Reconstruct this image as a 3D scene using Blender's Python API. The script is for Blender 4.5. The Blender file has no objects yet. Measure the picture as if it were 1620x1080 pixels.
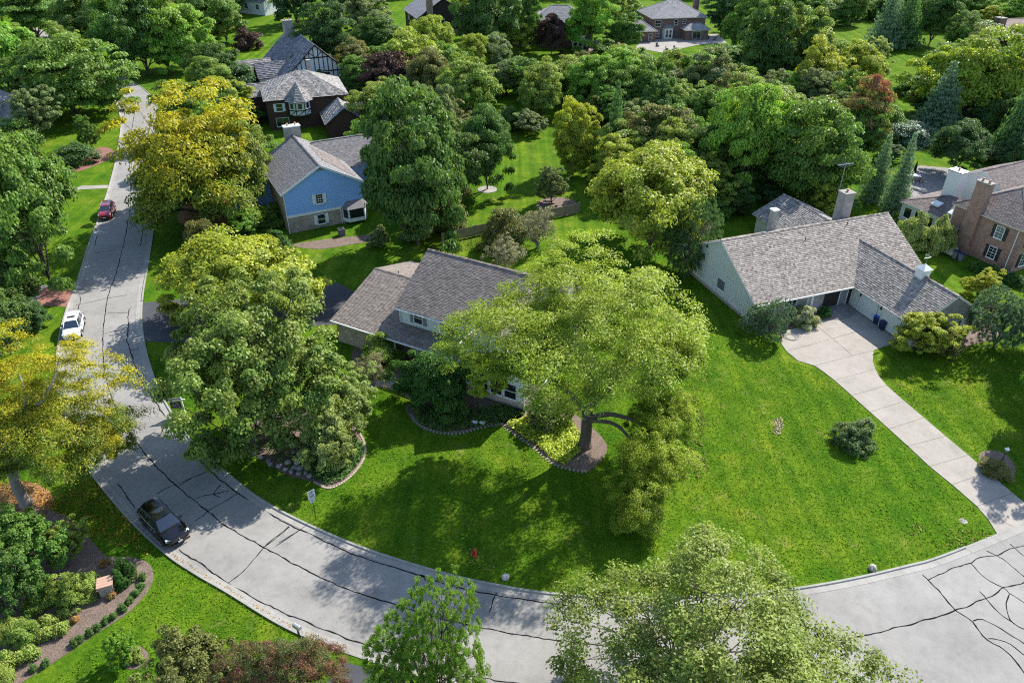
import bpy, math, random
import numpy as np
from mathutils import Vector, Matrix

# ------------------------------------------------------------------ camera, sky, sun, exposure
R = math.radians
sc = bpy.context.scene
COL = sc.collection
CAM_H, PITCH, FPX = 43.0, 33.0, 1180.0
cam = bpy.data.cameras.new('camera'); camo = bpy.data.objects.new('camera', cam); COL.objects.link(camo)
camo.location = (0, 0, CAM_H); camo.rotation_euler = (R(90 - PITCH), 0, 0)
cam.sensor_width = 36; cam.lens = FPX / 1620 * 36; cam.clip_end = 3000; cam.clip_start = .5
sc.camera = camo
SUN_EL = 40.5
SUN_DIR = Vector((.67, .742, 0)).normalized()          # horizontal direction towards the sun
w = bpy.data.worlds.new('World'); sc.world = w; w.use_nodes = True
nt = w.node_tree; bg = nt.nodes['Background']
sky = nt.nodes.new('ShaderNodeTexSky'); sky.sky_type = 'NISHITA'; sky.sun_disc = False
sky.sun_elevation = R(SUN_EL); sky.sun_rotation = math.atan2(SUN_DIR.x, SUN_DIR.y)
sky.air_density = 1.0; sky.dust_density = .6; sky.ozone_density = 1.2
nt.links.new(sky.outputs[0], bg.inputs[0]); bg.inputs[1].default_value = .15
sl = bpy.data.lights.new('sun', 'SUN'); sl.energy = 5.0; sl.angle = R(.53); sl.color = (1, .945, .86)
so = bpy.data.objects.new('sun', sl); COL.objects.link(so)
tosun = Vector((SUN_DIR.x * math.cos(R(SUN_EL)), SUN_DIR.y * math.cos(R(SUN_EL)), math.sin(R(SUN_EL))))
so.rotation_euler = tosun.to_track_quat('Z', 'Y').to_euler(); so.location = (60, 80, 120)
sc.view_settings.view_transform = 'Standard'; sc.view_settings.look = 'None'
sc.view_settings.exposure = 0.86; sc.view_settings.gamma = 1
sc.render.film_transparent = False
sc.cycles.use_denoising = False; sc.cycles.filter_width = 1.15; sc.cycles.max_bounces = 7; sc.cycles.diffuse_bounces = 4; sc.cycles.sample_clamp_indirect = 6

# ------------------------------------------------------------------ helpers
rnd = random.Random(7)
_s, _c = math.sin(R(PITCH)), math.cos(R(PITCH))
def at(px, py, z=0.0):
    """point at height z seen in the direction of photo pixel (px, py)"""
    u = (px - 810) / FPX; v = (py - 540) / FPX
    t = (CAM_H - z) / (_s + v * _c)
    return Vector((u * t, (_c - v * _s) * t, z))
def depth(p): return p.y * _c - (p.z - CAM_H) * _s
def pix(p):
    d = depth(p)
    return 810 + FPX * p.x / d, 540 - FPX * (p.y * _s + (p.z - CAM_H) * _c) / d
def height_for(p, py):
    lo, hi = 0, 40
    for _ in range(40):
        m = (lo + hi) / 2
        if pix(Vector((p.x, p.y, m)))[1] > py: lo = m
        else: hi = m
    return lo
def tag(o, label=None, cat=None, group=None, kind=None):
    if label: o['label'] = label
    if cat: o['category'] = cat
    if group: o['group'] = group
    if kind: o['kind'] = kind
    return o
def empty(name, loc=(0, 0, 0), rz=0, label=None, cat=None, group=None):
    o = bpy.data.objects.new(name, None); COL.objects.link(o)
    o.location = loc; o.rotation_euler = (0, 0, rz); o.empty_display_size = .2
    return tag(o, label, cat, group)
def link(name, me, mat, parent=None):
    o = bpy.data.objects.new(name, me); COL.objects.link(o)
    if mat is not None and not me.materials: me.materials.append(mat)
    if parent is not None: o.parent = parent
    return o
class MB:
    def __init__(s): s.v = []; s.f = []; s.t = []
    def face(s, pts, t=.5):
        i = len(s.v); s.v += [tuple(p) for p in pts]; s.f.append(tuple(range(i, i + len(pts)))); s.t.append(t); return s
    def hexa(s, b, t, k=.5):     # bottom 4, top 4 (ccw from above)
        i = len(s.v); s.v += [tuple(p) for p in b] + [tuple(p) for p in t]
        s.f += [(i+3, i+2, i+1, i), (i+4, i+5, i+6, i+7)] + [(i+a, i+(a+1) % 4, i+4+(a+1) % 4, i+4+a) for a in range(4)]
        s.t += [k] * 6; return s
    def box(s, x0, x1, y0, y1, z0, z1, k=.5):
        return s.hexa([(x0,y0,z0),(x1,y0,z0),(x1,y1,z0),(x0,y1,z0)], [(x0,y0,z1),(x1,y0,z1),(x1,y1,z1),(x0,y1,z1)], k)
    def prism(s, poly, z0, z1, k=.5):
        n = len(poly); i = len(s.v)
        a = sum(poly[j][0]*poly[(j+1) % n][1]-poly[(j+1) % n][0]*poly[j][1] for j in range(n))
        if a < 0: poly = poly[::-1]
        s.v += [(p[0], p[1], z0) for p in poly] + [(p[0], p[1], z1) for p in poly]
        s.f += [tuple(i+n-1-j for j in range(n)), tuple(i+n+j for j in range(n))]
        s.f += [(i+j, i+(j+1) % n, i+n+(j+1) % n, i+n+j) for j in range(n)]
        s.t += [k] * (n+2); return s
    def slab(s, poly, nrm, th, k=.5):     # polygon pushed along -normal by th
        n = len(poly); i = len(s.v); nrm = Vector(nrm)
        s.v += [tuple(p) for p in poly] + [tuple(Vector(p) - nrm * th) for p in poly]
        s.f += [tuple(i+j for j in range(n)), tuple(i+2*n-1-j for j in range(n))]
        s.f += [(i+(j+1) % n, i+j, i+n+j, i+n+(j+1) % n) for j in range(n)]
        s.t += [k] * (n+2); return s
    def tube(s, pts, rad, n=6, k=.5, cap=True):
        pts = [Vector(p) for p in pts]; m = len(pts)
        if not hasattr(rad, '__len__'): rad = [rad] * m
        i = len(s.v); up = Vector((0, 0, 1))
        for j, p in enumerate(pts):
            d = (pts[min(j+1, m-1)] - pts[max(j-1, 0)])
            d = d.normalized() if d.length > 1e-9 else up
            a = d.cross(Vector((1, 0, 0)) if abs(d.x) < .8 else Vector((0, 1, 0))).normalized(); b = d.cross(a)
            for q in range(n):
                w_ = 2*math.pi*q/n
                s.v.append(tuple(p + (a*math.cos(w_) + b*math.sin(w_)) * rad[j]))
        for j in range(m-1):
            for q in range(n):
                s.f.append((i+j*n+q, i+j*n+(q+1) % n, i+(j+1)*n+(q+1) % n, i+(j+1)*n+q)); s.t.append(k)
        if cap:
            s.f += [tuple(i+n-1-q for q in range(n)), tuple(i+(m-1)*n+q for q in range(n))]; s.t += [k, k]
        return s
    def lathe(s, prof, n=12, c=(0, 0, 0), axis='z', k=.5):
        i = len(s.v); m = len(prof)
        for r_, h_ in prof:
            for q in range(n):
                w_ = 2*math.pi*q/n; x, y = r_*math.cos(w_), r_*math.sin(w_)
                p = (x, y, h_) if axis == 'z' else ((h_, x, y) if axis == 'x' else (y, h_, x))
                s.v.append((c[0]+p[0], c[1]+p[1], c[2]+p[2]))
        for j in range(m-1):
            for q in range(n):
                s.f.append((i+j*n+q, i+j*n+(q+1) % n, i+(j+1)*n+(q+1) % n, i+(j+1)*n+q)); s.t.append(k)
        s.f += [tuple(i+n-1-q for q in range(n)), tuple(i+(m-1)*n+q for q in range(n))]; s.t += [k, k]
        return s
    def mesh(s, name, smooth=False):
        me = bpy.data.meshes.new(name); me.from_pydata(s.v, [], s.f); me.update()
        a = me.attributes.new('tint', 'FLOAT', 'FACE'); a.data.foreach_set('value', s.t)
        uv = me.uv_layers.new(name='UVMap'); nl = len(me.loops)
        vi = np.zeros(nl, np.int32); me.loops.foreach_get('vertex_index', vi)
        co = np.zeros(len(s.v)*3); me.vertices.foreach_get('co', co); co = co.reshape(-1, 3)[vi]
        nf = len(me.polygons); nn = np.zeros(nf*3); me.polygons.foreach_get('normal', nn); nn = nn.reshape(-1, 3)
        lt = np.zeros(nf, np.int32); me.polygons.foreach_get('loop_total', lt); nn = np.repeat(nn, lt, 0)
        flat = np.abs(nn[:, 2]) > .8
        h = np.stack([-nn[:, 1], nn[:, 0]], 1); h /= np.maximum(np.linalg.norm(h, axis=1, keepdims=True), 1e-6)
        u = np.where(flat, co[:, 0], (co[:, :2]*h).sum(1)); v = np.where(flat, co[:, 1], co[:, 2])
        uv.data.foreach_set('uv', np.stack([u, v], 1).ravel().astype(np.float32))
        if smooth: me.polygons.foreach_set('use_smooth', [True]*nf)
        return me
    def build(s, name, mat, parent=None, smooth=False):
        return link(name, s.mesh(name, smooth), mat, parent)
def bevel(o, w_=.02, seg=2):
    m = o.modifiers.new('bevel', 'BEVEL'); m.width = w_; m.segments = seg; m.limit_method = 'ANGLE'; return o
def catmull(P, n=8, closed=False):
    P = [Vector(p) for p in P]; out = []; N = len(P)
    for i in range(N if closed else N-1):
        g = (lambda k: P[k % N]) if closed else (lambda k: P[max(0, min(N-1, k))])
        a, b, c_, d = g(i-1), g(i), g(i+1), g(i+2)
        for j in range(n):
            t = j/n
            out.append(.5*((2*b)+(c_-a)*t+(2*a-5*b+4*c_-d)*t*t+(3*b-a-3*c_+d)*t**3))
    if not closed: out.append(P[-1])
    return out
def resample(P, step=None, n=None):
    P = [Vector(p) for p in P]; L = [0]
    for a, b in zip(P, P[1:]): L.append(L[-1]+(b-a).length)
    n = n or max(2, int(round(L[-1]/step))+1); out = []; j = 0
    for i in range(n):
        d = L[-1]*i/(n-1)
        while j < len(L)-2 and L[j+1] < d: j += 1
        t = (d-L[j])/max(1e-9, L[j+1]-L[j]); out.append(P[j].lerp(P[j+1], min(1, max(0, t))))
    return out

# ------------------------------------------------------------------ materials
def mat(name):
    m = bpy.data.materials.new(name); m.use_nodes = True
    return m, m.node_tree, m.node_tree.nodes['Principled BSDF']
def nd(t, typ, **kw):
    n = t.nodes.new(typ)
    for k, v in kw.items(): setattr(n, k, v)
    return n
def noise(t, scale, detail=4, rough=.55, coord='Object', stretch=None):
    tc = nd(t, 'ShaderNodeTexCoord'); n = nd(t, 'ShaderNodeTexNoise')
    n.inputs['Scale'].default_value = scale; n.inputs['Detail'].default_value = detail; n.inputs['Roughness'].default_value = rough
    src = tc.outputs[coord]
    if stretch:
        mp = nd(t, 'ShaderNodeMapping'); mp.inputs['Scale'].default_value = stretch[:3]
        if len(stretch) > 3: mp.inputs['Rotation'].default_value = (0, 0, stretch[3])
        t.links.new(src, mp.inputs[0]); src = mp.outputs[0]
    t.links.new(src, n.inputs['Vector']); return n.outputs['Fac']
def ramp(t, fac, stops):
    r = nd(t, 'ShaderNodeValToRGB'); e = r.color_ramp.elements
    while len(e) < len(stops): e.new(.5)
    for el, (p, c) in zip(e, stops): el.position = p; el.color = (*c, 1) if len(c) == 3 else c
    t.links.new(fac, r.inputs[0]); return r.outputs[0]
def mix(t, a, b, fac, mode='MIX'):
    m = nd(t, 'ShaderNodeMix', data_type='RGBA', blend_type=mode)
    for s_, v in ((0, fac), (6, a), (7, b)):
        if isinstance(v, (int, float)): m.inputs[s_].default_value = v
        elif isinstance(v, tuple): m.inputs[s_].default_value = (*v, 1)
        else: t.links.new(v, m.inputs[s_])
    return m.outputs[2]
def attr(t, name):
    a = nd(t, 'ShaderNodeAttribute', attribute_name=name); return a.outputs['Fac']
def bump(t, b, h, strength=.4, dist=.02):
    n = nd(t, 'ShaderNodeBump'); n.inputs['Strength'].default_value = strength; n.inputs['Distance'].default_value = dist
    t.links.new(h, n.inputs['Height']); t.links.new(n.outputs[0], b.inputs['Normal'])
def g3(v): return (v, v, v)
def plain(name, col, rough=.6, spec=.3, metal=0, var=.18, scale=6):
    m, t, b = mat(name)
    c = ramp(t, noise(t, scale), [(.3, tuple(x*(1-var) for x in col)), (.7, tuple(min(1, x*(1+var)) for x in col))])
    t.links.new(c, b.inputs['Base Color']); b.inputs['Roughness'].default_value = rough
    b.inputs['Specular IOR Level'].default_value = spec; b.inputs['Metallic'].default_value = metal
    return m
def tinted(name, dark, light, rough=.85, nscale=3, spread=.35, streak=None):
    """colour per piece from the mesh attribute 'tint' and a soft noise"""
    m, t, b = mat(name)
    a = attr(t, 'tint'); n = noise(t, nscale, 5, .6, stretch=streak)
    ma = nd(t, 'ShaderNodeMath', operation='MULTIPLY_ADD'); t.links.new(n, ma.inputs[0]); ma.inputs[1].default_value = spread*2; ma.inputs[2].default_value = -spread
    ad = nd(t, 'ShaderNodeMath', operation='ADD', use_clamp=True); t.links.new(a, ad.inputs[0]); t.links.new(ma.outputs[0], ad.inputs[1])
    t.links.new(ramp(t, ad.outputs[0], [(0, dark), (1, light)]), b.inputs['Base Color'])
    b.inputs['Roughness'].default_value = rough; b.inputs['Specular IOR Level'].default_value = .2
    return m
def brickmat(name, c1, c2, mortar, scale=1.0, rough=.9):
    m, t, b = mat(name)
    uv = nd(t, 'ShaderNodeUVMap'); br = nd(t, 'ShaderNodeTexBrick')
    br.inputs['Scale'].default_value = 1; br.inputs['Brick Width'].default_value = .23*scale; br.inputs['Row Height'].default_value = .078*scale
    br.inputs['Mortar Size'].default_value = .008*scale; br.inputs['Color1'].default_value = (*c1, 1); br.inputs['Color2'].default_value = (*c2, 1); br.inputs['Mortar'].default_value = (*mortar, 1)
    t.links.new(uv.outputs[0], br.inputs['Vector'])
    c = mix(t, br.outputs[0], g3(.5), .0)
    n = noise(t, 1.3, 5); c = mix(t, c, ramp(t, n, [(.25, g3(.62)), (.75, g3(1.25))]), .8, 'MULTIPLY')
    v = noise(t, 9, 3, coord='UV', stretch=(1/.23/9*2.2, 1/.078/9, 1)); c = mix(t, c, ramp(t, v, [(.3, g3(.6)), (.7, g3(1.35))]), .75, 'MULTIPLY')
    t.links.new(c, b.inputs['Base Color']); b.inputs['Roughness'].default_value = rough
    inv = nd(t, 'ShaderNodeMath', operation='SUBTRACT'); inv.inputs[0].default_value = 1; t.links.new(br.outputs['Fac'], inv.inputs[1])
    bump(t, b, inv.outputs[0], .6, .01); return m
def foliage(name, a, b_, turn=0.0, trans=.40, rough=.5, hue=True, spec=.35):
    a = tuple(x*k for x, k in zip(a, (2.35, 2.5, 1.65))); b_ = tuple(min(.66, x*k) for x, k in zip(b_, (1.75, 2.0, 1.5)))
    """leaf material: colour varies leaf by leaf; a share of the leaves has turned to the second colour; on the maple it paints sunlit leaves"""
    m, t, b = mat(name)
    tint = attr(t, 'tint'); tn = attr(t, 'turn')
    lo = tuple(x*.5 for x in a); hi = tuple(x*1.6 for x in a)
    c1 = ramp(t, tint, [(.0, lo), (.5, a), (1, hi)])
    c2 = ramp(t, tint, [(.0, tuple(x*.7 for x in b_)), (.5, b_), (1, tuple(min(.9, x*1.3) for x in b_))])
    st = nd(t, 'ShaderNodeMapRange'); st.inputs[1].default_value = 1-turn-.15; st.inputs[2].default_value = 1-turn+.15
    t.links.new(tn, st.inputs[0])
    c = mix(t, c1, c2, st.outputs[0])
    oi = nd(t, 'ShaderNodeObjectInfo'); hs = nd(t, 'ShaderNodeHueSaturation')
    mr = nd(t, 'ShaderNodeMapRange'); t.links.new(oi.outputs['Random'], mr.inputs[0]); mr.inputs[3].default_value = .488 if hue else .5; mr.inputs[4].default_value = .510 if hue else .5
    t.links.new(mr.outputs[0], hs.inputs['Hue']); t.links.new(c, hs.inputs['Color']); c = hs.outputs[0]
    t.links.new(c, b.inputs['Base Color']); b.inputs['Roughness'].default_value = rough; b.inputs['Specular IOR Level'].default_value = spec
    tr = nd(t, 'ShaderNodeBsdfTranslucent'); t.links.new(mix(t, c, (1.0, 1.0, .35), .55, 'MULTIPLY'), tr.inputs[0])
    ms = nd(t, 'ShaderNodeMixShader'); ms.inputs[0].default_value = trans
    t.links.new(b.outputs[0], ms.inputs[1]); t.links.new(tr.outputs[0], ms.inputs[2])
    t.links.new(ms.outputs[0], t.nodes['Material Output'].inputs[0]); return m

def grass_mat():
    m, t, b = mat('lawn grass')
    fine = noise(t, 3.4, 9, .88); mid = noise(t, .33, 7, .68); big = noise(t, .075, 4, .6)
    stripe = noise(t, .8, 2, .4, stretch=(1.0, .03, 1, R(4))); stripe2 = noise(t, 2.2, 2, .5, stretch=(1.0, .03, 1, R(-12)))
    c = ramp(t, mid, [(.28, (.036, .100, .008)), (.44, (.060, .136, .010)), (.58, (.092, .166, .013)), (.76, (.165, .205, .030))])
    c = mix(t, c, ramp(t, stripe, [(.36, (.70, .80, .75)), (.64, (1.28, 1.16, 1.05))]), .75, 'MULTIPLY')
    c = mix(t, c, ramp(t, stripe2, [(.35, (.86, .9, .9)), (.65, (1.12, 1.06, 1.0))]), .7, 'MULTIPLY')
    c = mix(t, c, ramp(t, fine, [(.30, (.28, .36, .35)), (.5, g3(1.0)), (.68, (2.2, 1.8, 2.2))]), .95, 'MULTIPLY')
    dry = noise(t, .5, 9, .80); fac = ramp(t, dry, [(.56, g3(0)), (.70, g3(1))])
    fac2 = mix(t, fac, ramp(t, big, [(.42, g3(.12)), (.60, g3(.9))]), 1.0, 'MULTIPLY')
    c = mix(t, c, (.29, .25, .105), fac2)
    c = mix(t, c, ramp(t, big, [(.3, (.70, .88, .75)), (.7, (1.2, 1.04, .95))]), .85, 'MULTIPLY')
    t.links.new(c, b.inputs['Base Color']); b.inputs['Roughness'].default_value = .9; b.inputs['Specular IOR Level'].default_value = .02
    bump(t, b, fine, .9, .08); return m
def concrete_mat(name, lo, hi, spots=.5, bumps=.25):
    m, t, b = mat(name)
    big = noise(t, .16, 5, .6); mid = noise(t, 1.4, 6, .7); fine = noise(t, 22, 3, .7)
    c = ramp(t, big, [(.3, lo), (.7, hi)])
    c = mix(t, c, ramp(t, mid, [(.25, g3(.82)), (.5, g3(1)), (.8, g3(1.10))]), .8, 'MULTIPLY')
    c = mix(t, c, ramp(t, fine, [(.3, g3(.86)), (.7, g3(1.12))]), .7, 'MULTIPLY')
    bl = noise(t, .45, 7, .75); c = mix(t, c, ramp(t, bl, [(.36, g3(.84)), (.5, g3(1)), (.66, g3(1.07))]), .8, 'MULTIPLY')
    sk = noise(t, 7, 8, .9); c = mix(t, c, ramp(t, sk, [(.3, g3(.80)), (.5, g3(1)), (.7, g3(1.12))]), .7, 'MULTIPLY')
    sp = noise(t, 2.6, 2, .4); c = mix(t, c, (.08, .078, .075), ramp(t, sp, [(.74, g3(0)), (.80, g3(spots))]))
    t.links.new(c, b.inputs['Base Color']); b.inputs['Roughness'].default_value = .88; b.inputs['Specular IOR Level'].default_value = .2
    bump(t, b, fine, bumps, .01); return m
def mulch_mat(name, a, b_, c_):
    m, t, b = mat(name)
    f = noise(t, 9, 6, .8); g_ = noise(t, 1.2, 4)
    c = ramp(t, f, [(.3, a), (.5, b_), (.7, c_)]); c = mix(t, c, ramp(t, g_, [(.3, g3(.75)), (.7, g3(1.2))]), .8, 'MULTIPLY')
    t.links.new(c, b.inputs['Base Color']); b.inputs['Roughness'].default_value = .95; bump(t, b, f, 1, .06); return m
M = {}
M['grass'] = grass_mat()
M['road'] = concrete_mat('road concrete', (.225, .217, .202), (.30, .29, .272), .55)
M['kerb'] = concrete_mat('kerb concrete', (.27, .26, .24), (.34, .33, .30), .3)
M['drive'] = concrete_mat('driveway concrete', (.29, .265, .23), (.35, .32, .28), .12)
M['walk'] = concrete_mat('walk concrete', (.26, .245, .22), (.34, .32, .29), .2)
M['asphalt'] = concrete_mat('asphalt', (.055, .058, .066), (.085, .088, .097), .2)
M['tar'] = plain('crack sealant', (.012, .0115, .012), .95, .05)
M['paver'] = brickmat('red paver', (.36, .15, .11), (.28, .11, .085), (.2, .14, .11), 1.2)
M['gpaver'] = brickmat('grey paver', (.30, .28, .27), (.23, .22, .215), (.14, .13, .125), 1.2)
M['mulch'] = mulch_mat('bark mulch', (.05, .035, .028), (.16, .115, .09), (.30, .235, .19))
M['rmulch'] = mulch_mat('red mulch', (.10, .04, .03), (.22, .10, .075), (.34, .19, .15))
M['straw'] = mulch_mat('needle litter', (.10, .05, .02), (.30, .16, .06), (.45, .28, .12))
M['trim'] = plain('white trim', (.72, .73, .72), .5, .4, var=.06)
M['wframe'] = plain('window frame', (.75, .75, .74), .45, .4, var=.05)
M['glass'], _t, _b = mat('window glass'); _b.inputs['Base Color'].default_value = (.018, .022, .027, 1); _b.inputs['Roughness'].default_value = .04; _b.inputs['Specular IOR Level'].default_value = .8
M['glassb'], _t, _b = mat('blind behind glass'); _b.inputs['Base Color'].default_value = (.13, .15, .16, 1); _b.inputs['Roughness'].default_value = .06; _b.inputs['Specular IOR Level'].default_value = .8
M['bark'] = tinted('bark', (.055, .045, .037), (.17, .14, .115), .95, 7, .6, (3, 3, .6))
M['lbark'] = tinted('pale bark', (.14, .125, .11), (.30, .275, .25), .95, 7, .6, (3, 3, .6))
M['stone'] = tinted('field stone', (.20, .19, .185), (.44, .42, .40), .9, 5, .5)
M['metal'] = plain('galvanised metal', (.45, .46, .47), .4, .5, .6)
M['black'] = plain('black metal', (.02, .02, .022), .45, .5)
M['rubber'] = plain('tyre rubber', (.018, .018, .019), .8, .3)
# ------------------------------------------------------------------ ground, road, kerbs, drives, beds
def sheet(name, px, m, z, label=None, smooth=0, world=False, th=.0):
    P = [Vector(p) if world else at(*p) for p in px]
    if smooth: P = catmull(P, smooth, True)
    mb = MB()
    if th: mb.prism([(p.x, p.y) for p in P], z-th, z)
    else:
        n = len(P); a = sum(P[j].x*P[(j+1) % n].y-P[(j+1) % n].x*P[j].y for j in range(n))
        mb.face([(p.x, p.y, z) for p in (P if a > 0 else P[::-1])])
    o = mb.build(name, m); tag(o, kind='structure')
    if label: o['label'] = label
    return o
gmb = MB(); N = 44
for i in range(N):
    for j in range(N):
        x0, x1 = -420+840*i/N, -420+840*(i+1)/N; y0, y1 = -60+780*j/N, -60+780*(j+1)/N
        gmb.face([(x0, y0, 0), (x1, y0, 0), (x1, y1, 0), (x0, y1, 0)])
ground = tag(gmb.build('ground', M['grass']), 'mown green lawn between the houses', kind='structure')

inner_px = [(60,44),(118,78),(176,112),(222,138),(246,165),(250,200),(247,260),(245,330),(236,400),(226,455),(222,500),(227,545),(239,590),(261,640),(298,695),(343,738),(398,783),(440,809),(497,837),(560,864),(620,885),(700,909),(760,923),(850,939),(950,947),(1050,948),(1150,944),(1250,935),(1350,918),(1440,897),(1484,885),(1576,849),(1640,822),(1760,770),(1900,700)]
outer_px = [(20,58),(78,92),(128,118),(160,136),(180,155),(192,190),(187,240),(177,285),(160,340),(143,385),(125,442),(108,488),(96,535),(92,590),(98,650),(118,705),(150,752),(183,793),(218,832),(268,877),(313,907),(360,934),(440,983),(500,1011),(570,1036),(660,1064),(760,1092),(880,1140),(1030,1210),(1150,1285),(1300,1390),(1420,1480),(1560,1500),(1760,1300),(2000,1050)]
inner = catmull([at(*p) for p in inner_px], 8); outer = catmull([at(*p) for p in outer_px], 8)
A, B = resample(inner, n=170), resample(outer, n=170)
mb = MB(); ZR = .012
for i in range(169): mb.face([(B[i].x, B[i].y, ZR), (A[i].x, A[i].y, ZR), (A[i+1].x, A[i+1].y, ZR), (B[i+1].x, B[i+1].y, ZR)][::-1])
road = tag(mb.build('road', M['road']), 'pale concrete residential street sweeping round the corner lot', kind='structure')
def offset(P, d):
    out = []
    for i, p in enumerate(P):
        t = (P[min(i+1, len(P)-1)]-P[max(i-1, 0)]); t.z = 0; t.normalize(); out.append(Vector((p.x-t.y*d, p.y+t.x*d, p.z)))
    return out
def kerbs(line, side, gaps=()):
    P = resample(line, step=.75); k = 4
    o0, o1, o2, o3 = offset(P, -side*.46), offset(P, 0), offset(P, side*.05), offset(P, side*.20)
    for i in range(0, len(P)-k, k):
        c = P[i+k//2]
        if c.y > 215 or c.y < 8 or abs(c.x) > c.y*.75+14: continue
        low = any((c-at(*g_[:2])).length < g_[2] for g_ in gaps)
        mb = MB(); n = k
        for j in range(n):
            t0, t1 = (.006 if j == 0 else 0), (.006 if j == n-1 else 0)
            def q(o, z):
                a, b = o[i+j].lerp(o[i+j+1], t0/.75), o[i+j].lerp(o[i+j+1], 1-t1/.75); return Vector((a.x, a.y, z)), Vector((b.x, b.y, z))
            zt = .045 if low else .125
            rows = [q(o0, ZR+.001), q(o0, ZR+.016), q(o1, ZR+.020), q(o2, zt), q(o3, zt), q(o3, 0)]
            for (a0, a1), (b0, b1) in zip(rows, rows[1:]):
                mb.face([a0, a1, b1, b0] if side > 0 else [a1, a0, b0, b1], .5)
        mb.build('kerb_section', M['kerb'], road)
kerbs(inner, 1, [(226,510,4.0),(1640,822,6)]); kerbs(outer, -1, [(115,465,3.5),(600,1045,4)])
# crack sealant
cracks = [
 [(215,165),(205,235),(207,300),(205,338),(197,379),(185,428),(172,465),(167,493),(163,530),(166,590),(190,660),(232,720),(278,767),(328,808),(363,835),(417,865),(487,903),(553,933),(617,953),(680,973),(750,990),(844,1007),(912,1016),(1060,1030),(1200,1028),(1330,1012),(1441,987),(1510,966),(1549,950),(1571,941),(1587,930),(1620,921),(1720,888)],
 [(209,485),(203,494),(203,520),(201,535),(207,557),(216,585),(225,604),(249,640),(280,687),(311,720),(334,746),(376,780),(407,798),(453,828),(487,842),(533,865),(580,884),(617,895),(668,911),(742,933),(844,950),(943,963)],
 [(222,390),(226,360),(222,340)],
 [(150,388),(155,365),(160,345)],
 [(186,765),(202,787),(212,803)],
 [(283,870),(323,895),(360,922),(430,960),(500,990),(570,1017),(640,1040)],
 [(120,483),(160,474),(200,467)], [(127,467),(127,478),(123,491)], [(170,494),(186,495),(203,494)], [(166,527),(199,520)],
 [(205,555),(219,552),(232,545)], [(176,571),(205,565)], [(150,401),(180,396)],
 [(248,781),(264,772),(280,765),(305,755),(334,743)], [(284,768),(303,756)],
 [(310,789),(326,783),(340,781),(363,776)], [(349,767),(338,781),(347,787)], [(307,825),(329,809),(352,795),(376,780)],
 [(360,923),(389,899),(417,866),(438,848),(457,832)], [(417,866),(433,853),(448,842),(458,833)], [(442,858),(463,845),(487,832)],
 [(661,922),(668,911)], [(668,909),(673,918)], [(774,968),(781,948),(790,930)],
 [(740,1068),(800,1078),(880,1088)],
 [(1460,909),(1469,918),(1486,936),(1512,965),(1537,982),(1559,1009),(1584,1025),(1604,1041),(1620,1064),(1650,1110)],
 [(1469,917),(1502,901),(1535,890),(1553,881),(1576,878),(1600,867),(1620,862),(1680,840)],
 [(1535,891),(1559,914),(1587,930),(1597,939),(1592,958),(1596,976),(1606,987),(1620,995),(1660,1010)],
 [(1561,871),(1584,883),(1604,897),(1620,912),(1660,940)],
 [(1549,935),(1567,954),(1586,974),(1606,987)],
 [(1540,982),(1553,979),(1573,988),(1600,1005),(1620,1017),(1650,1035)],
 [(1563,1010),(1584,1012),(1602,1021),(1620,1036),(1640,1050)],
 [(1597,938),(1620,953)], [(1598,860),(1620,879)],
]
for ci, c in enumerate(cracks):
    P = resample(catmull([at(*p) for p in c], 6), step=.35); wv = rnd.random()*9
    main = ci in (0, 1, 5, 25)
    W = []
    for i, p in enumerate(P):
        t = (P[min(i+1, len(P)-1)]-P[max(i-1, 0)]).normalized(); nrm = Vector((-t.y, t.x, 0))
        p = p + nrm*(math.sin(i*.9+wv)*.03+rnd.uniform(-.035, .035)); wd = (.044 if main else .036)*rnd.uniform(.6, 1.35)
        W.append((p+nrm*wd, p-nrm*wd))
    mb = MB()
    for (a0, b0), (a1, b1) in zip(W, W[1:]):
        mb.face([Vector((q.x, q.y, ZR+.006)) for q in (a0, b0, b1, a1)])
    mb.build('crack_seal', M['tar'], road)

# concrete driveway of the ranch house, slab by slab
dw = empty('driveway', label='pale concrete driveway of square slabs leading to the ranch house'); tag(dw, kind='structure')
slabs = [
 [(1231,527),(1262,518),(1286,511),(1317,536),(1244,556),(1235,543)],
 [(1286,511),(1323,501),(1355,525),(1317,536)],
 [(1323,501),(1361,491),(1393,515),(1355,525)],
 [(1244,556),(1317,536),(1349,563),(1289,579),(1262,571)],
 [(1317,536),(1355,525),(1391,551),(1382,555),(1349,563)],
 [(1355,525),(1393,515),(1430,539),(1391,551)],
 [(1289,579),(1349,563),(1382,555),(1381,572),(1385,584),(1320,602),(1303,589)],
 [(1320,602),(1385,584),(1391,596),(1403,610),(1347,626)],
 [(1347,626),(1403,610),(1431,635),(1376,652)], [(1376,652),(1431,635),(1462,661),(1406,679)],
 [(1406,679),(1462,661),(1496,690),(1436,706)], [(1436,706),(1496,690),(1532,720),(1470,738)],
 [(1470,738),(1532,720),(1563,747),(1506,767)], [(1506,767),(1563,747),(1602,780),(1545,801)],
 [(1545,801),(1602,780),(1643,813),(1604,835)], [(1545,801),(1604,835),(1578,846),(1563,822)]]
for s_ in slabs:
    P = [at(*p) for p in s_]; c = sum(P, Vector())/len(P)
    P = [p+(c-p).normalized()*.03 for p in P]
    MB().prism([(p.x, p.y) for p in P], -.02, .05).build('slab', M['drive'], dw)
sheet('driveway', [(229,540),(224,479),(262,476),(400,462),(536,448),(575,470),(560,512),(420,520),(300,543)], M['asphalt'], .018, 'dark asphalt driveway running under the maple to the garage')
sheet('driveway', [(124,444),(108,487),(95,484),(75,484),(53,485),(60,476),(66,460),(80,452)], M['paver'], .018, 'red brick paver apron beside the parked white car')
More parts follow.
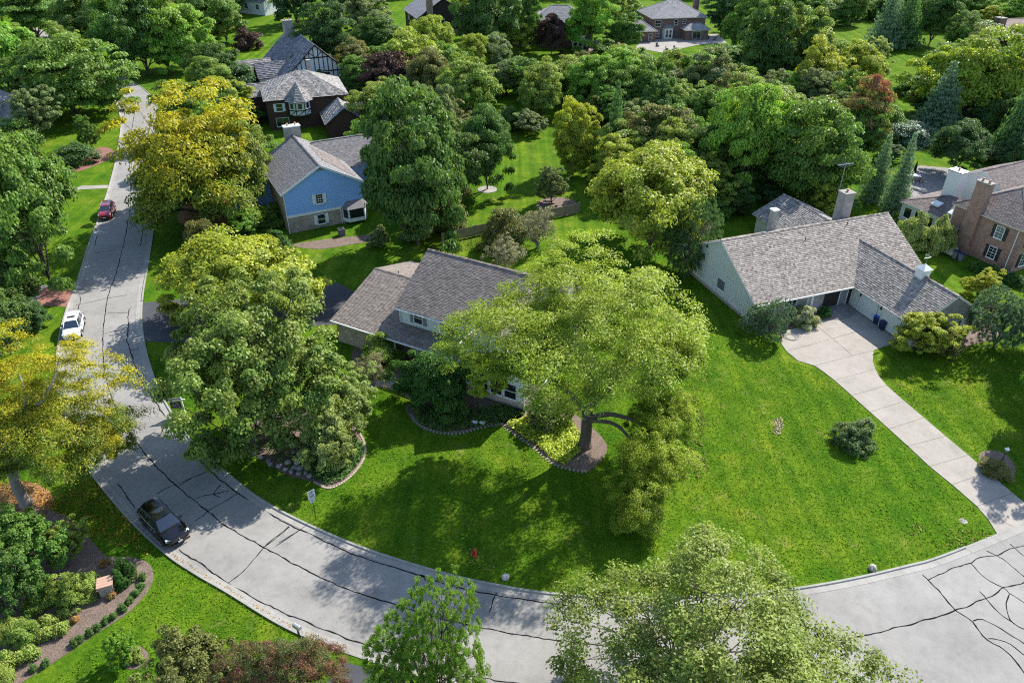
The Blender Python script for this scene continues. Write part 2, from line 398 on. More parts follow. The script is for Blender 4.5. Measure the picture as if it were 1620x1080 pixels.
sheet('driveway', [(80,452),(66,460),(60,476),(53,485),(20,490),(-30,480),(-40,455),(20,446)], M['gpaver'], .016, 'grey paver drive beyond the red brick apron')
sheet('path', [(570,604),(609,601),(630,604),(652,613),(672,628),(676,634),(664,636),(650,633),(634,623),(610,612),(570,612)], M['walk'], .035, 'curved concrete front walk under the shrubs', th=.05)
sheet('path', [(100,312),(126,300),(171,298),(172,293),(130,294),(118,298),(98,308)], M['walk'], .03, 'narrow pale concrete walk crossing the roadside lawn', th=.04)
sheet('driveway', [(540,1045),(600,1062),(620,1130),(480,1130),(515,1085)], M['asphalt'], .016, 'dark asphalt drive mouth beside the mailbox')
sheet('path', [(1300,500),(1317,489),(1349,476),(1362,489),(1350,496),(1323,503)], M['gpaver'], .04, 'paved landing before the ranch house steps', th=.05)
sheet('patio', [(1418,306),(1430,275),(1455,262),(1500,266),(1530,272),(1540,300),(1500,318),(1460,320)], M['gpaver'], .03, 'grey paved patio behind the brick house', th=.05)
sheet('patio', [(1005,76),(1015,64),(1060,58),(1135,54),(1150,68),(1100,72),(1050,84)], M['walk'], .03, 'pale patio behind the brick hipped house', th=.05)
sheet('driveway', [(-40,92),(60,84),(175,112),(168,122),(60,100),(-40,108)], M['walk'], .010, 'pale far street seen under the trees')
sheet('driveway', [(246,178),(330,160),(352,166),(300,182),(250,196)], M['asphalt'], .012, 'dark drive leading off the street behind the yellow locust')
# planting beds
BED = dict(
 garden=[(155,866),(167,879),(187,881),(212,882),(234,890),(243,909),(234,935),(204,968),(163,995),(122,1023),(81,1050),(36,1078),(-40,1120),(-120,1060),(-90,860),(20,800),(95,812),(128,836)],
 crab=[(556,672),(570,687),(577,703),(577,721),(567,740),(546,761),(520,772),(496,762),(456,752),(424,732),(386,700),(400,668),(470,645),(530,640)],
 locust=[(790,668),(800,677),(817,689),(844,708),(872,732),(891,740),(916,746),(930,746),(950,729),(961,708),(950,689),(935,675),(905,650),(880,625),(835,640),(800,650)],
 porch=[(640,642),(655,668),(680,682),(720,686),(757,678),(790,672),(830,655),(815,625),(740,585),(650,545),(570,545),(560,575),(610,598),(640,602),(668,620),(676,634),(660,640)],
 redbed=[(105,264),(118,256),(150,236),(166,233),(179,238),(178,250),(150,262),(130,270),(110,272)],
 ring=[(190,1046),(200,1028),(218,1021),(233,1030),(234,1044),(218,1057),(200,1057)],
 ranch=[(1225,526),(1262,517),(1318,500),(1300,482),(1190,492),(1165,468),(1120,425),(1098,428),(1150,480),(1195,520)],
 ranchr=[(1432,545),(1480,556),(1540,545),(1580,530),(1560,505),(1480,512),(1440,525)],
 lamp=[(1548,722),(1562,712),(1590,718),(1606,740),(1600,757),(1580,752),(1560,742)],
 bluebed=[(462,388),(505,380),(560,374),(600,370),(610,378),(560,386),(505,394)],
 backbed=[(850,322),(870,312),(905,316),(918,332),(890,342),(858,338)],
 farbed=[(925,70),(950,62),(985,70),(990,86),(940,86)],
)
for k, lab in (('garden', 'bark mulch bed curving round the brick pillar'), ('crab', 'shaded bed under the light green crabapple'), ('locust', 'mulch bed round the honey locust trunk'),
               ('porch', 'dark planting bed along the front of the white house'), ('ring', 'small oval bed round the sapling on the lower lawn'), ('ranch', 'dark mulch bed in front of the ranch house'),
               ('ranchr', 'mulch bed at the end of the garage wing'), ('lamp', 'small bed round the lamp post'), ('bluebed', 'mulch bed along the blue gabled house'), ('backbed', 'mulch patch on the back lawn'), ('farbed', 'bare earth patch beside the far brick house')):
    sheet('planting_bed', BED[k], M['mulch'], .02, lab, smooth=4)
sheet('planting_bed', BED['redbed'], M['rmulch'], .02, 'red mulch bed beside the white garden chair', smooth=4)
sheet('planting_bed', [(280,345),(310,300),(345,295),(400,300),(415,325),(390,345),(350,355),(310,360)], M['straw'], .012, 'orange needle litter under the yellow locust by the street', smooth=4)
sheet('planting_bed', [(-30,790),(20,762),(70,770),(85,795),(60,812),(10,812),(-30,830)], M['straw'], .012, 'orange leaf litter round the big yellow locust trunk', smooth=4)
# ------------------------------------------------------------------ house kit
def courses(mb, poly, course, tab, lift, gap=.012):
    P = [Vector(p) for p in poly]; ex = (P[1]-P[0]).normalized(); n = (P[1]-P[0]).cross(P[2]-P[0]).normalized(); ey = n.cross(ex)
    Q = [((p-P[0]).dot(ex), (p-P[0]).dot(ey)) for p in P]; vmax = max(q[1] for q in Q); m = len(Q)
    def rng(v):
        xs = []
        for i in range(m):
            (x0, y0), (x1, y1) = Q[i], Q[(i+1) % m]
            if (y0-v)*(y1-v) <= 0 and abs(y1-y0) > 1e-9: xs.append(x0+(x1-x0)*(v-y0)/(y1-y0))
        return (min(xs), max(xs)) if xs else (0, 0)
    def W(u, v, h): return P[0]+ex*u+ey*v+n*h
    v = 0.0
    while v < vmax-.02:
        v1 = min(v+course, vmax); a0, b0 = rng(v+1e-4); a1, b1 = rng(v1-1e-4)
        lo, hi = min(a0, a1), max(b0, b1); u = lo-rnd.random()*tab
        rowt = rnd.uniform(-.08, .08)
        while u < hi:
            wd = tab*rnd.uniform(.6, 1.35); x0, x1 = u+gap*.5, u+wd-gap*.5; u += wd
            p0, q0 = max(x0, a0), min(x1, b0); p1, q1 = max(x0, a1), min(x1, b1)
            if q0-p0 < .01 and q1-p1 < .01: continue
            q0 = max(q0, p0); q1 = max(q1, p1)
            h = lift*rnd.uniform(.7, 1.35); dv = rnd.uniform(-.02, .0)*min(1, lift/.02) if tab < 5 else 0; t = min(1, max(0, rnd.gauss(.5, .22)+rowt))
            mb.face([W(p0, v+dv, h), W(q0, v+dv, h), W(q1, v1, .003), W(p1, v1, .003)], t)
            mb.face([W(p0, v+dv, 0), W(q0, v+dv, 0), W(q0, v+dv, h), W(p0, v+dv, h)], t*.7)
        v = v1
    return mb
def vn(p): return (Vector(p[1])-Vector(p[0])).cross(Vector(p[2])-Vector(p[0])).normalized()
def roof(root, planes, shingle, course=.16, tab=.33, lift=.022, th=.16, trim=None, caps=()):
    ob = MB(); sh = MB()
    for p in planes:
        ob.slab([Vector(q)-vn(p)*.004 for q in p], vn(p), th); courses(sh, p, course, tab, lift)
    r = ob.build('roof', trim or M['trim'], root)
    tag(sh.build('shingles', shingle, r), kind='stuff')
    if caps:
        cb = MB()
        for a, b in caps:
            a, b = Vector(a), Vector(b); n = max(1, int((b-a).length/.3)); d = (b-a)/n
            side = d.cross(Vector((0, 0, 1))).normalized()*.15
            for i in range(n):
                o = a+d*i; up = Vector((0, 0, rnd.uniform(.055, .075))); t = rnd.random()
                e = o+d*1.02
                cb.face([o-side-up*.3, o+up, e+up*.75, e-side-up*.4], t); cb.face([o+up, o+side-up*.3, e+side-up*.4, e+up*.75], t)
                cb.face([o-side-up*.3, o-side-up*1.2, o+side-up*1.2, o+side-up*.3, o+up], t*.6)
        cb.build('ridge_cap', shingle, r)
    return r
def walls(root, x0, x1, y0, y1, z0, z1, m, th=.0, name='wall'):
    """four wall faces as separate parts"""
    for a, b in (((x0, y0), (x1, y0)), ((x1, y0), (x1, y1)), ((x1, y1), (x0, y1)), ((x0, y1), (x0, y0))):
        MB().face([(a[0], a[1], z0), (b[0], b[1], z0), (b[0], b[1], z1), (a[0], a[1], z1)]).build(name, m, root)
def gable(root, x0, x1, y0, y1, h, rise, axis, wm, shingle, ov=.4, ovg=.3, z0=0, lap=None, names='wall', course=.16, tab=.33, lift=.022, trim=None, no_walls=False):
    """box with a gabled roof; axis = ridge direction in the local frame"""
    if axis == 'x':
        ym = (y0+y1)/2; hw = (y1-y0)/2; sl = rise/hw; e = h-sl*ov; yo0, yo1 = y0-ov, y1+ov; xa, xb = x0-ovg, x1+ovg
        zr = h+rise
        pl = [[(xa, yo0, e), (xb, yo0, e), (xb, ym, zr), (xa, ym, zr)], [(xb, yo1, e), (xa, yo1, e), (xa, ym, zr), (xb, ym, zr)]]
        tri = [[(x0, y1), (x0, y0)], [(x1, y0), (x1, y1)]]; apex = [(x0, ym), (x1, ym)]; cap = [((xa, ym, zr), (xb, ym, zr))]
    else:
        xm = (x0+x1)/2; hw = (x1-x0)/2; sl = rise/hw; e = h-sl*ov; xo0, xo1 = x0-ov, x1+ov; ya, yb = y0-ovg, y1+ovg
        zr = h+rise
        pl = [[(xo0, yb, e), (xo0, ya, e), (xm, ya, zr), (xm, yb, zr)], [(xo1, ya, e), (xo1, yb, e), (xm, yb, zr), (xm, ya, zr)]]
        tri = [[(x0, y0), (x1, y0)], [(x1, y1), (x0, y1)]]; apex = [(xm, y0), (xm, y1)]; cap = [((xm, ya, zr), (xm, yb, zr))]
    pl = [[Vector(q)+Vector((0, 0, .10)) for q in p] for p in pl]; cap = [tuple(Vector(q)+Vector((0, 0, .13)) for q in c) for c in cap]
    if not no_walls:
        walls(root, x0, x1, y0, y1, z0, h, wm)
        for (a, b), c in zip(tri, apex):
            MB().face([(*a, h), (*b, h), (*c, h+rise-.02)]).build('gable_wall', wm, root)
    return roof(root, pl, shingle, course, tab, lift, trim=trim, caps=cap)
def hip(root, x0, x1, y0, y1, h, rise, wm, shingle, ov=.45, z0=0, course=.16, tab=.33, lift=.022, trim=None, no_walls=False, ridge_short=0):
    a, b = x0-ov, x1+ov; c, d = y0-ov, y1+ov
    if b-a > d-c:
        m = (c+d)/2; r0, r1 = (a+(d-c)/2+ridge_short, m), (b-(d-c)/2-ridge_short, m)
    else:
        m = (a+b)/2; r0, r1 = (m, c+(b-a)/2+ridge_short), (m, d-(b-a)/2-ridge_short)
    z, zr = h+.1, h+rise
    A_, B_, C_, D_ = (a, c, z), (b, c, z), (b, d, z), (a, d, z); R0, R1 = (*r0, zr), (*r1, zr)
    if b-a > d-c: pl = [[A_, B_, R1, R0], [B_, C_, R1], [C_, D_, R0, R1], [D_, A_, R0]]; cp = [(A_, R0), (D_, R0), (B_, R1), (C_, R1), (R0, R1)]
    else: pl = [[A_, B_, R0], [B_, C_, R1, R0], [C_, D_, R1], [D_, A_, R0, R1]]; cp = [(A_, R0), (B_, R0), (C_, R1), (D_, R1), (R0, R1)]
    cp = [tuple(Vector(q)+Vector((0, 0, .03)) for q in c_) for c_ in cp]
    if not no_walls: walls(root, x0, x1, y0, y1, z0, h, wm)
    return roof(root, pl, shingle, course, tab, lift, trim=trim, caps=cp)
def window(root, p, ang, w_, h_, cols=2, rows=3, shutter=None, frame=None, glass=None, sill=True, sash=True, door=False):
    """window centred at p; ang = direction its face looks to (local degrees)"""
    f = bpy.data.objects.new('door' if door else 'window', None); 
    mb = MB(); d0, d1 = .005, .075; t = .075
    mb.box(-w_/2-t, -w_/2, -d1, -d0, -h_/2-t, h_/2+t); mb.box(w_/2, w_/2+t, -d1, -d0, -h_/2-t, h_/2+t)
    mb.box(-w_/2, w_/2, -d1, -d0, h_/2, h_/2+t); mb.box(-w_/2, w_/2, -d1, -d0, -h_/2-t, -h_/2)
    if sash: mb.box(-w_/2, w_/2, -.06, -d0, -.03, .03)
    o = mb.build('door' if door else 'window', frame or M['wframe'], root)
    bpy.data.objects.remove(f)
    o.location = p; o.rotation_euler = (0, 0, R(ang+90))
    MB().face([(-w_/2, -.02, -h_/2), (w_/2, -.02, -h_/2), (w_/2, -.02, h_/2), (-w_/2, -.02, h_/2)]).build('pane', glass or M['glass'], o)
    if cols*rows > 1:
        g_ = MB()
        for i in range(1, cols): x = -w_/2+w_*i/cols; g_.box(x-.014, x+.014, -.04, -.021, -h_/2, h_/2)
        for j in range(1, rows):
            z = -h_/2+h_*j/rows
            if abs(z) > .04: g_.box(-w_/2, w_/2, -.041, -.0205, z-.014, z+.014)
        if g_.v: g_.build('muntins', frame or M['wframe'], o)
    if sill: MB().box(-w_/2-.1, w_/2+.1, -.13, -.004, -h_/2-t-.05, -h_/2-t+.002).build('sill', frame or M['wframe'], o)
    if shutter:
        for s_ in (-1, 1):
            x = s_*(w_/2+t+.22); b = MB()
            b.box(x-.2, x+.2, -.05, -.005, -h_/2-t, h_/2+t)
            for k in range(int(h_/.11)): z = -h_/2+.06+k*.11; b.hexa([(x-.15, -.066, z-.03), (x+.15, -.066, z-.03), (x+.15, -.051, z-.03), (x-.15, -.051, z-.03)], [(x-.15, -.056, z+.03), (x+.15, -.056, z+.03), (x+.15, -.051, z+.03), (x-.15, -.051, z+.03)])
            b.build('shutter', shutter, o)
    return o
def chimney(root, x0, x1, y0, y1, z0, z1, m, pots=1, cap=None):
    c = MB().box(x0, x1, y0, y1, z0, z1).build('chimney', m, root)
    MB().box(x0-.08, x1+.08, y0-.08, y1+.08, z1+.002, z1+.14).build('chimney_cap', cap or M['walk'], c)
    for i in range(pots):
        x = x0+(x1-x0)*(i+.5)/pots; y = (y0+y1)/2
        MB().lathe([(.13, z1+.142), (.13, z1+.42), (.16, z1+.44), (.16, z1+.5), (.02, z1+.51)], 10, (x, y, 0)).build('flue', M['clay'], c)
    return c
def vent(root, p):
    x, y, z = p; MB().lathe([(.05, z-.1), (.05, z+.35), (.03, z+.36)], 8, (x, y, 0)).build('vent_pipe', M['black'], root)
def bar(mb, a, b, w_, d, nrm):
    a, b, n = Vector(a), Vector(b), Vector(nrm).normalized(); t = (b-a).normalized(); s_ = t.cross(n)*w_/2; o = n*d
    mb.hexa([a-s_, a+s_, b+s_, b-s_], [a-s_+o, a+s_+o, b+s_+o, b-s_+o])
def siding(root, poly, m, course=.19, lift=.03):
    return tag(courses(MB(), poly, course, 60, lift).build('siding', m, root), kind='stuff')
def gutter(root, a, b, m=None, drop=None):
    a, b = Vector(a), Vector(b); d = (b-a).normalized(); s_ = d.cross(Vector((0, 0, 1)))
    mb = MB(); mb.hexa([a, b, b+s_*.13, a+s_*.13], [a+Vector((0, 0, .12)), b+Vector((0, 0, .12)), b+s_*.15+Vector((0, 0, .12)), a+s_*.15+Vector((0, 0, .12))]); g_ = mb.build('gutter', m or M['trim'], root)
    return g_
def pipe(root, x, y, z0, z1, m=None): MB().box(x-.05, x+.05, y-.04, y+.04, z0, z1).build('downspout', m or M['trim'], root)

M['clay'] = plain('clay flue', (.42, .23, .16), .9)
M['sh_main'] = tinted('grey brown shingles', (.13, .108, .095), (.285, .245, .215), .9, 1.2, .22)
M['sh_ranch'] = tinted('weathered cedar shakes', (.165, .143, .124), (.46, .41, .36), .95, .9, .28)
M['sh_blue'] = tinted('charcoal shingles', (.12, .115, .115), (.27, .26, .26), .9, 1.2, .25)
M['sh_brown'] = tinted('brown shingles', (.11, .09, .085), (.25, .215, .20), .9, 1.0, .25)
M['sh_tudor'] = tinted('old cedar shakes', (.11, .105, .10), (.42, .40, .38), .95, .8, .3)
M['sh_far'] = tinted('pale grey shingles', (.22, .215, .22), (.36, .35, .355), .9, 1.0, .25)
M['w_white'] = plain('white siding', (.68, .70, .70), .6, .3, var=.06)
M['w_blue'] = plain('blue siding', (.25, .45, .78), .6, .3, var=.05)
M['w_sage'] = plain('sage white siding', (.56, .61, .56), .7, .3, var=.06)
M['w_brown'] = plain('dark brown timber', (.075, .042, .034), .75, .25, var=.2)
M['w_dark'] = plain('black brown siding', (.035, .026, .026), .7, .3, var=.15)
M['stucco'] = plain('white stucco', (.62, .64, .66), .85, .2, var=.08)
M['sh_grey'] = plain('grey shutter', (.22, .24, .24), .6); M['sh_black'] = plain('black shutter', (.018, .02, .026), .5); M['sh_white'] = plain('white shutter', (.72, .74, .75), .5, var=.04)
M['brick'] = brickmat('red brown brick', (.40, .215, .16), (.29, .155, .12), (.33, .28, .24))
M['brickd'] = brickmat('dark brick', (.24, .135, .11), (.17, .095, .08), (.21, .175, .155))
M['brickt'] = brickmat('tan mixed brick', (.46, .37, .29), (.31, .24, .19), (.44, .40, .35), 1.25)
M['stonew'] = brickmat('tan stone', (.55, .46, .38), (.42, .34, .28), (.46, .42, .37), 2.0)
M['limew'] = brickmat('grey washed brick', (.38, .36, .34), (.30, .285, .27), (.36, .35, .33), 1.3)
M['timber'] = plain('half timber boards', (.03, .024, .022), .75, .2)

# ------------------------------------------------------------------ 1. the white house on the corner lot
def main_house():
    O = at(623, 482, 5.6); r = empty('house', (O.x, O.y, 0), R(-28.7), 'white two storey house with grey shingle roof behind the honey locust', 'house')
    # two-storey block (wall front at y=.4)
    gable(r, .35, 16.0, .42, 12.2, 5.55, 3.4, 'x', M['w_white'], M['sh_main'], ov=.42, ovg=.3)
    # front wing
    gable(r, 9.75, 16.1, -2.4, 5.5, 5.55, 2.75, 'y', M['w_white'], M['sh_main'], ov=.4, ovg=.35)
    MB().face([(9.74, -2.415, 0), (16.12, -2.415, 0), (16.12, -2.415, .75), (9.74, -2.415, .75)]).build('stone_base', M['stonew'], r)
    MB().face([(16.12, -2.42, 0), (16.12, 12.22, 0), (16.12, 12.22, 5.5), (16.12, -2.42, 5.5)]).build('stone_wall', M['stonew'], r)
    MB().face([(16.02, .4, 5.45), (16.02, 12.2, 5.45), (16.02, 6.3, 8.9)]).build('gable_wall', M['stonew'], r)
    # garage, its front slope runs on under the upper windows as a pent roof
    zf, zb = 2.8, 5.2
    pl = [[(-7, -1.85, zf), (9.7, -1.85, zf), (9.7, .38, zf+2.23*(zb-zf)/7.85), (0.34, .38, zf+2.23*(zb-zf)/7.85), (.34, 6, zb), (-7, 6, zb)]]
    pl = [[(-7, -1.85, zf), (.36, -1.85, zf), (.36, 6, zb), (-7, 6, zb)], [(.30, -1.86, zf+.003), (9.72, -1.86, zf+.003), (9.72, .40, zf+2.26*.3057+.003), (.30, .40, zf+2.26*.3057+.003)], [(.36, 12.5, 3.2), (-7, 12.5, 3.2), (-7, 6, zb), (.36, 6, zb)]]
    roof(r, pl, M['sh_main'], caps=[((-7, 6, zb+.02), (.3, 6, zb+.02))])
    walls(r, -6.7, .34, -1.4, 12.1, 0, 2.75, M['brickt'])
    MB().face([(-6.69, 12.1, 2.7), (-6.69, -1.4, 2.7), (-6.69, 6, 5.0)]).build('gable_wall', M['brickt'], r)
    walls(r, .35, 9.75, .1, .4, 0, 2.9, M['brickt'])
    gutter(r, (-7, -1.86, zf-.14), (9.7, -1.86, zf-.14)); gutter(r, (.05, -.02, 5.18), (9.4, -.02, 5.18)); gutter(r, (9.3, 5, 5.2), (9.3, -2.7, 5.2))
    siding(r, [(.35, .415, 3.4), (9.75, .415, 3.4), (9.75, .415, 5.5), (.35, .415, 5.5)], M['w_white'], .2)
    siding(r, [(9.74, -2.41, .8), (16.1, -2.41, .8), (16.1, -2.41, 5.5), (12.92, -2.41, 8.2), (9.74, -2.41, 5.5)], M['w_white'], .2)
    for x in (2.6, 6.2): window(r, (x, .37, 4.62), -90, .95, 1.25, 1, 2, M['sh_grey'])
    window(r, (11.3, -2.45, 4.4), -90, .9, 1.4, 1, 2, M['sh_grey']); window(r, (14.4, -2.45, 4.4), -90, .9, 1.4, 1, 2, M['sh_grey'])
    for x in (11.6, 13.1, 14.6): window(r, (x, -2.45, 1.75), -90, 1.2, 1.6, 1, 2)
    window(r, (5.2, .06, 1.2), -90, 1.1, 2.1, 1, 1, door=True, sash=False, sill=False); window(r, (2.5, .06, 1.6), -90, 1.4, 1.3, 2, 2)
    for y in (1.6, 8.6): window(r, (16.15, y, 4.3), 0, .9, 1.3, 2, 2); window(r, (16.15, y, 1.6), 0, .9, 1.3, 2, 2)
    pipe(r, .42, .30, 3.6, 5.2); pipe(r, 16.06, -2.5, 0, 5.3); pipe(r, .9, -1.5, 0, 2.7)
    for x, y in ((-4.2, 6.5), (-2.3, 6.9)): vent(r, (x, y, 5.05))
    for i in range(2): window(r, (-6.74, 1.6+5.2*i, 1.25), 180, 2.6, 2.2, 4, 4, door=True, sash=False, sill=False, glass=M['trim'])
    chimney(r, 15.2, 16.5, 5.2, 6.6, 0, 10.7, M['stonew'], 2)
    # porch posts
    for x in (.9, 3.7, 6.6): MB().box(x-.07, x+.07, -1.62, -1.48, 0, 2.68).build('porch_post', M['trim'], r)
    return r
main_house()

# ------------------------------------------------------------------ 2. ranch house
def ranch():
    O = at(1194, 485, 2.7); r = empty('house', (O.x, O.y, 0), R(19.5), 'sage white ranch house with weathered shake roof and garage wing', 'house')
    kw = dict(course=.24, tab=.24, lift=.045)
    X1 = 23.0; D = 15.6
    gable(r, .5, X1, .55, D-.55, 2.95, 3.95, 'x', M['w_sage'], M['sh_ranch'], ov=.55, ovg=.45, **kw)
    gable(r, 13.5, 21.4, -8.8, 8.5, 2.95, 2.55, 'y', M['w_sage'], M['sh_ranch'], ov=.55, ovg=.4, **kw)
    gable(r, 15, 23.2, 12, 21, 2.7, 1.95, 'y', M['w_sage'], M['sh_tudor'], ov=.5, ovg=.5, **kw)
    # vertical battens on the left gable
    mb = MB(); ym = D/2; hw = D/2-.55
    y = .65
    while y < D-.6:
        zt = 2.95+3.95*(1-abs(y-ym)/hw)-.1; mb.box(.455, .499, y-.03, y+.03, .3, zt); y += .42
    tag(mb.build('battens', M['w_sage'], r), kind='stuff')
    mb = MB(); y = -8.7
    while y < .4: mb.box(13.455, 13.499, y-.03, y+.03, .1, 2.6); y += .42
    tag(mb.build('battens', M['w_sage'], r), kind='stuff')
    bb = MB(); bb.box(.40, .5, .5, D-.5, 0, .32); bb.build('foundation', M['walk'], r)
    window(r, (.46, 6.9, 1.75), 180, 1.5, 1.25, 1, 1, glass=M['glassb'], sash=False)
    MB().face([(13.5, -8.83, 0), (21.4, -8.83, 0), (21.4, -8.83, 2.9), (17.45, -8.83, 5.35), (13.5, -8.83, 2.9)]).build('brick_gable', M['limew'], r)
    window(r, (15.5, -8.87, 1.5), -90, 1.0, 1.4, 2, 3, M['sh_white']); window(r, (19.0, -8.87, 1.5), -90, 1.0, 1.4, 2, 3, M['sh_white'])
    # recessed front: brick piers and windows, dark panel painted as the porch's shade
    MB().face([(.5, .53, 0), (7.4, .53, 0), (7.4, .53, 2.75), (.5, .53, 2.75)]).build('brick_front', M['limew'], r)
    for x in (2.3, 5.1): window(r, (x, .49, 1.5), -90, 1.5, 1.4, 3, 3)
    MB().box(8.0, 9.4, .25, .55, 0, 2.7).build('brick_pier', M['limew'], r)
    MB().box(7.7, 7.98, .22, .54, 0, 2.7).build('corner_post', M['trim'], r)
    MB().face([(9.45, .525, 0), (13.45, .525, 0), (13.45, .525, 2.72), (9.45, .525, 2.72)]).build('porch_shade', M['w_dark'], r)  # flat dark face flush with the wall, shade of the porch put into its colour
    window(r, (12.3, .49, 1.2), -90, 1.0, 2.0, 1, 1, door=True, sash=False, sill=False, glass=M['sh_grey'])
    for y in (-2.2, -5.6): window(r, (13.44, y, 1.3), 180, 2.6, 2.1, 1, 1, door=True, sash=False, sill=False, glass=M['w_sage'], frame=M['w_sage'])
    # curved porch steps
    for k, rr in enumerate((2.5, 2.1, 1.7)):
        P = [(11.0+rr*math.cos(R(a))*1.15, .5+rr*math.sin(R(a))*.95) for a in range(180, 361, 12)]
        MB().prism([*P], 0, .13*(k+1)).build('step', M['gpaver'], r)
    # chimneys, cupola, ridge trim
    chimney(r, 7.5, 8.2, 8.9, 9.6, 5, 8.9, M['limew'], 0, M['trim']); chimney(r, 18.7, 20.1, 10.2, 11.5, 4, 8.9, M['limew'], 1, M['walk'])
    c = MB().box(16.95, 17.95, -4.75, -3.75, 4.9, 6.35).build('cupola', M['trim'], r)
    MB().hexa([(16.8, -4.9, 6.352), (18.1, -4.9, 6.352), (18.1, -3.6, 6.352), (16.8, -3.6, 6.352)], [(17.4, -4.3, 6.85), (17.5, -4.3, 6.85), (17.5, -4.2, 6.85), (17.4, -4.2, 6.85)]).build('cupola_roof', M['trim'], c)
    v = MB(); v.tube([(17.45, -4.25, 6.84), (17.45, -4.25, 8.0)], .02, 6); v.box(17.0, 17.9, -4.27, -4.23, 7.55, 7.6)
    v.hexa([(17.05, -4.28, 7.75), (17.85, -4.28, 7.75), (17.85, -4.22, 7.75), (17.05, -4.22, 7.75)], [(16.95, -4.26, 8.15), (17.5, -4.26, 7.95), (17.5, -4.24, 7.95), (16.95, -4.24, 8.15)]); v.build('weather_vane', M['metal'], c)
    for a, b in (((-.0, 0, 2.62), (13.0, 0, 2.62)), ((12.95, -.2, 2.62), (12.95, -9.2, 2.62))):
        gutter(r, a if a[1] == 0 else b, b if a[1] == 0 else a)
    for x, y, z in ((10.3, 6.1, 6.15), (16.9, 7.1, 6.7)): vent(r, (x, y, z))
    w_ = MB()
    for y in (-.9, -4.0): w_.box(13.36, 13.45, y-.09, y+.09, 1.9, 2.25)
    w_.build('wall_lantern', M['black'], r)
    # antenna
    a_ = MB(); a_.tube([(19.4, 12.2, 4), (19.4, 12.2, 12.2)], .03, 6)
    for i in range(7): a_.tube([(18.3+i*.35, 12.2-.9+i*.06, 12.0), (18.3+i*.35, 12.2+.9-i*.06, 12.0)], .012, 4)
    a_.tube([(18.2, 12.2, 12.0), (20.6, 12.2, 12.0)], .02, 5); a_.build('antenna', M['metal'], r)
ranch()

# ------------------------------------------------------------------ 3. blue gabled house
def blue():
    O = at(444, 310, 5.6); r = empty('house', (O.x, O.y, 0), R(27.6), 'blue clapboard gabled house with white trim and charcoal roof', 'house')
    W_ = 11.3
    gable(r, .35, W_-.35, .3, 14.2, 5.7, 3.0, 'y', M['brickt'], M['sh_blue'], ov=.4, ovg=.35)
    gable(r, 8, 21, 8.6, 16.6, 5.2, 2.7, 'x', M['w_blue'], M['sh_blue'], ov=.4, ovg=.3)
    gable(r, -5, 1, 9.6, 15.6, 4.6, 2.2, 'x', M['w_blue'], M['sh_blue'], ov=.4, ovg=.3)
    siding(r, [(.33, .285, 2.56), (W_-.33, .285, 2.56), (W_-.33, .285, 5.7), (W_/2, .285, 8.62), (.33, .285, 5.7)], M['w_blue'], .2, .035)
    MB().box(.3, W_-.3, .2, .29, 2.2, 2.55).build('belt_trim', M['trim'], r)
    # right part of the ground floor steps out as a bay
    b = MB().prism([(7.9, .3), (8.5, -.75), (10.8, -.75), (11.4, .3)], .35, 2.3).build('bay', M['trim'], r)
    MB().hexa([(7.6, .32, 2.302), (8.3, -1.0, 2.302), (11.0, -1.0, 2.302), (11.7, .32, 2.302)], [(8.4, .3, 3.1), (8.9, .22, 3.1), (10.5, .22, 3.1), (11, .3, 3.1)]).build('bay_roof', M['sh_blue'], b)
    MB().face([(8.65, -.76, .9), (10.65, -.76, .9), (10.65, -.76, 2.15), (8.65, -.76, 2.15)]).build('pane', M['glass'], b)
    MB().face([(8.0, .1, .9), (8.43, -.65, .9), (8.43, -.65, 2.15), (8.0, .1, 2.15)]).build('pane', M['glass'], b)
    window(r, (5.0, .2, 4.2), -90, .9, 1.25, 3, 4, M['sh_white']); window(r, (4.9, .25, 1.25), -90, 1.0, 1.3, 1, 2, M['sh_white'])
    for a, b_ in (((.0, -.06, 5.62), (W_/2, -.06, 8.72)), ((W_, -.06, 5.62), (W_/2, -.06, 8.72))):
        mb = MB(); bar(mb, a, b_, .26, .05, (0, -1, 0)); mb.build('rake_board', M['trim'], r)
    mb = MB(); mb.face([(W_/2-.8, .22, 8.02), (W_/2+.8, .22, 8.02), (W_/2, .22, 8.45)]); mb.build('louvre', M['sh_grey'], r)
    pipe(r, .38, .22, 0, 5.4); pipe(r, 7.75, .22, 0, 5.5) if False else pipe(r, 7.7, .2, 0, 2.6)
    chimney(r, 4.6, 6.9, 14.6, 15.7, 0, 9.9, M['limew'], 2, M['trim'])
    # ridge trough and re-shingled patch on the right slope
    mb = MB(); sl = 3.0/5.3
    def P(x, y): return (x, y, 5.7+.1+(W_-.35-x)*sl*1.0+.05)
    courses(mb, [P(10.6, 1.2), P(10.6, 9.0), P(7.0, 11.2), P(7.0, 4.2)], .18, .4, .03); mb.build('roof_patch', M['sh_brown'], r)
blue()

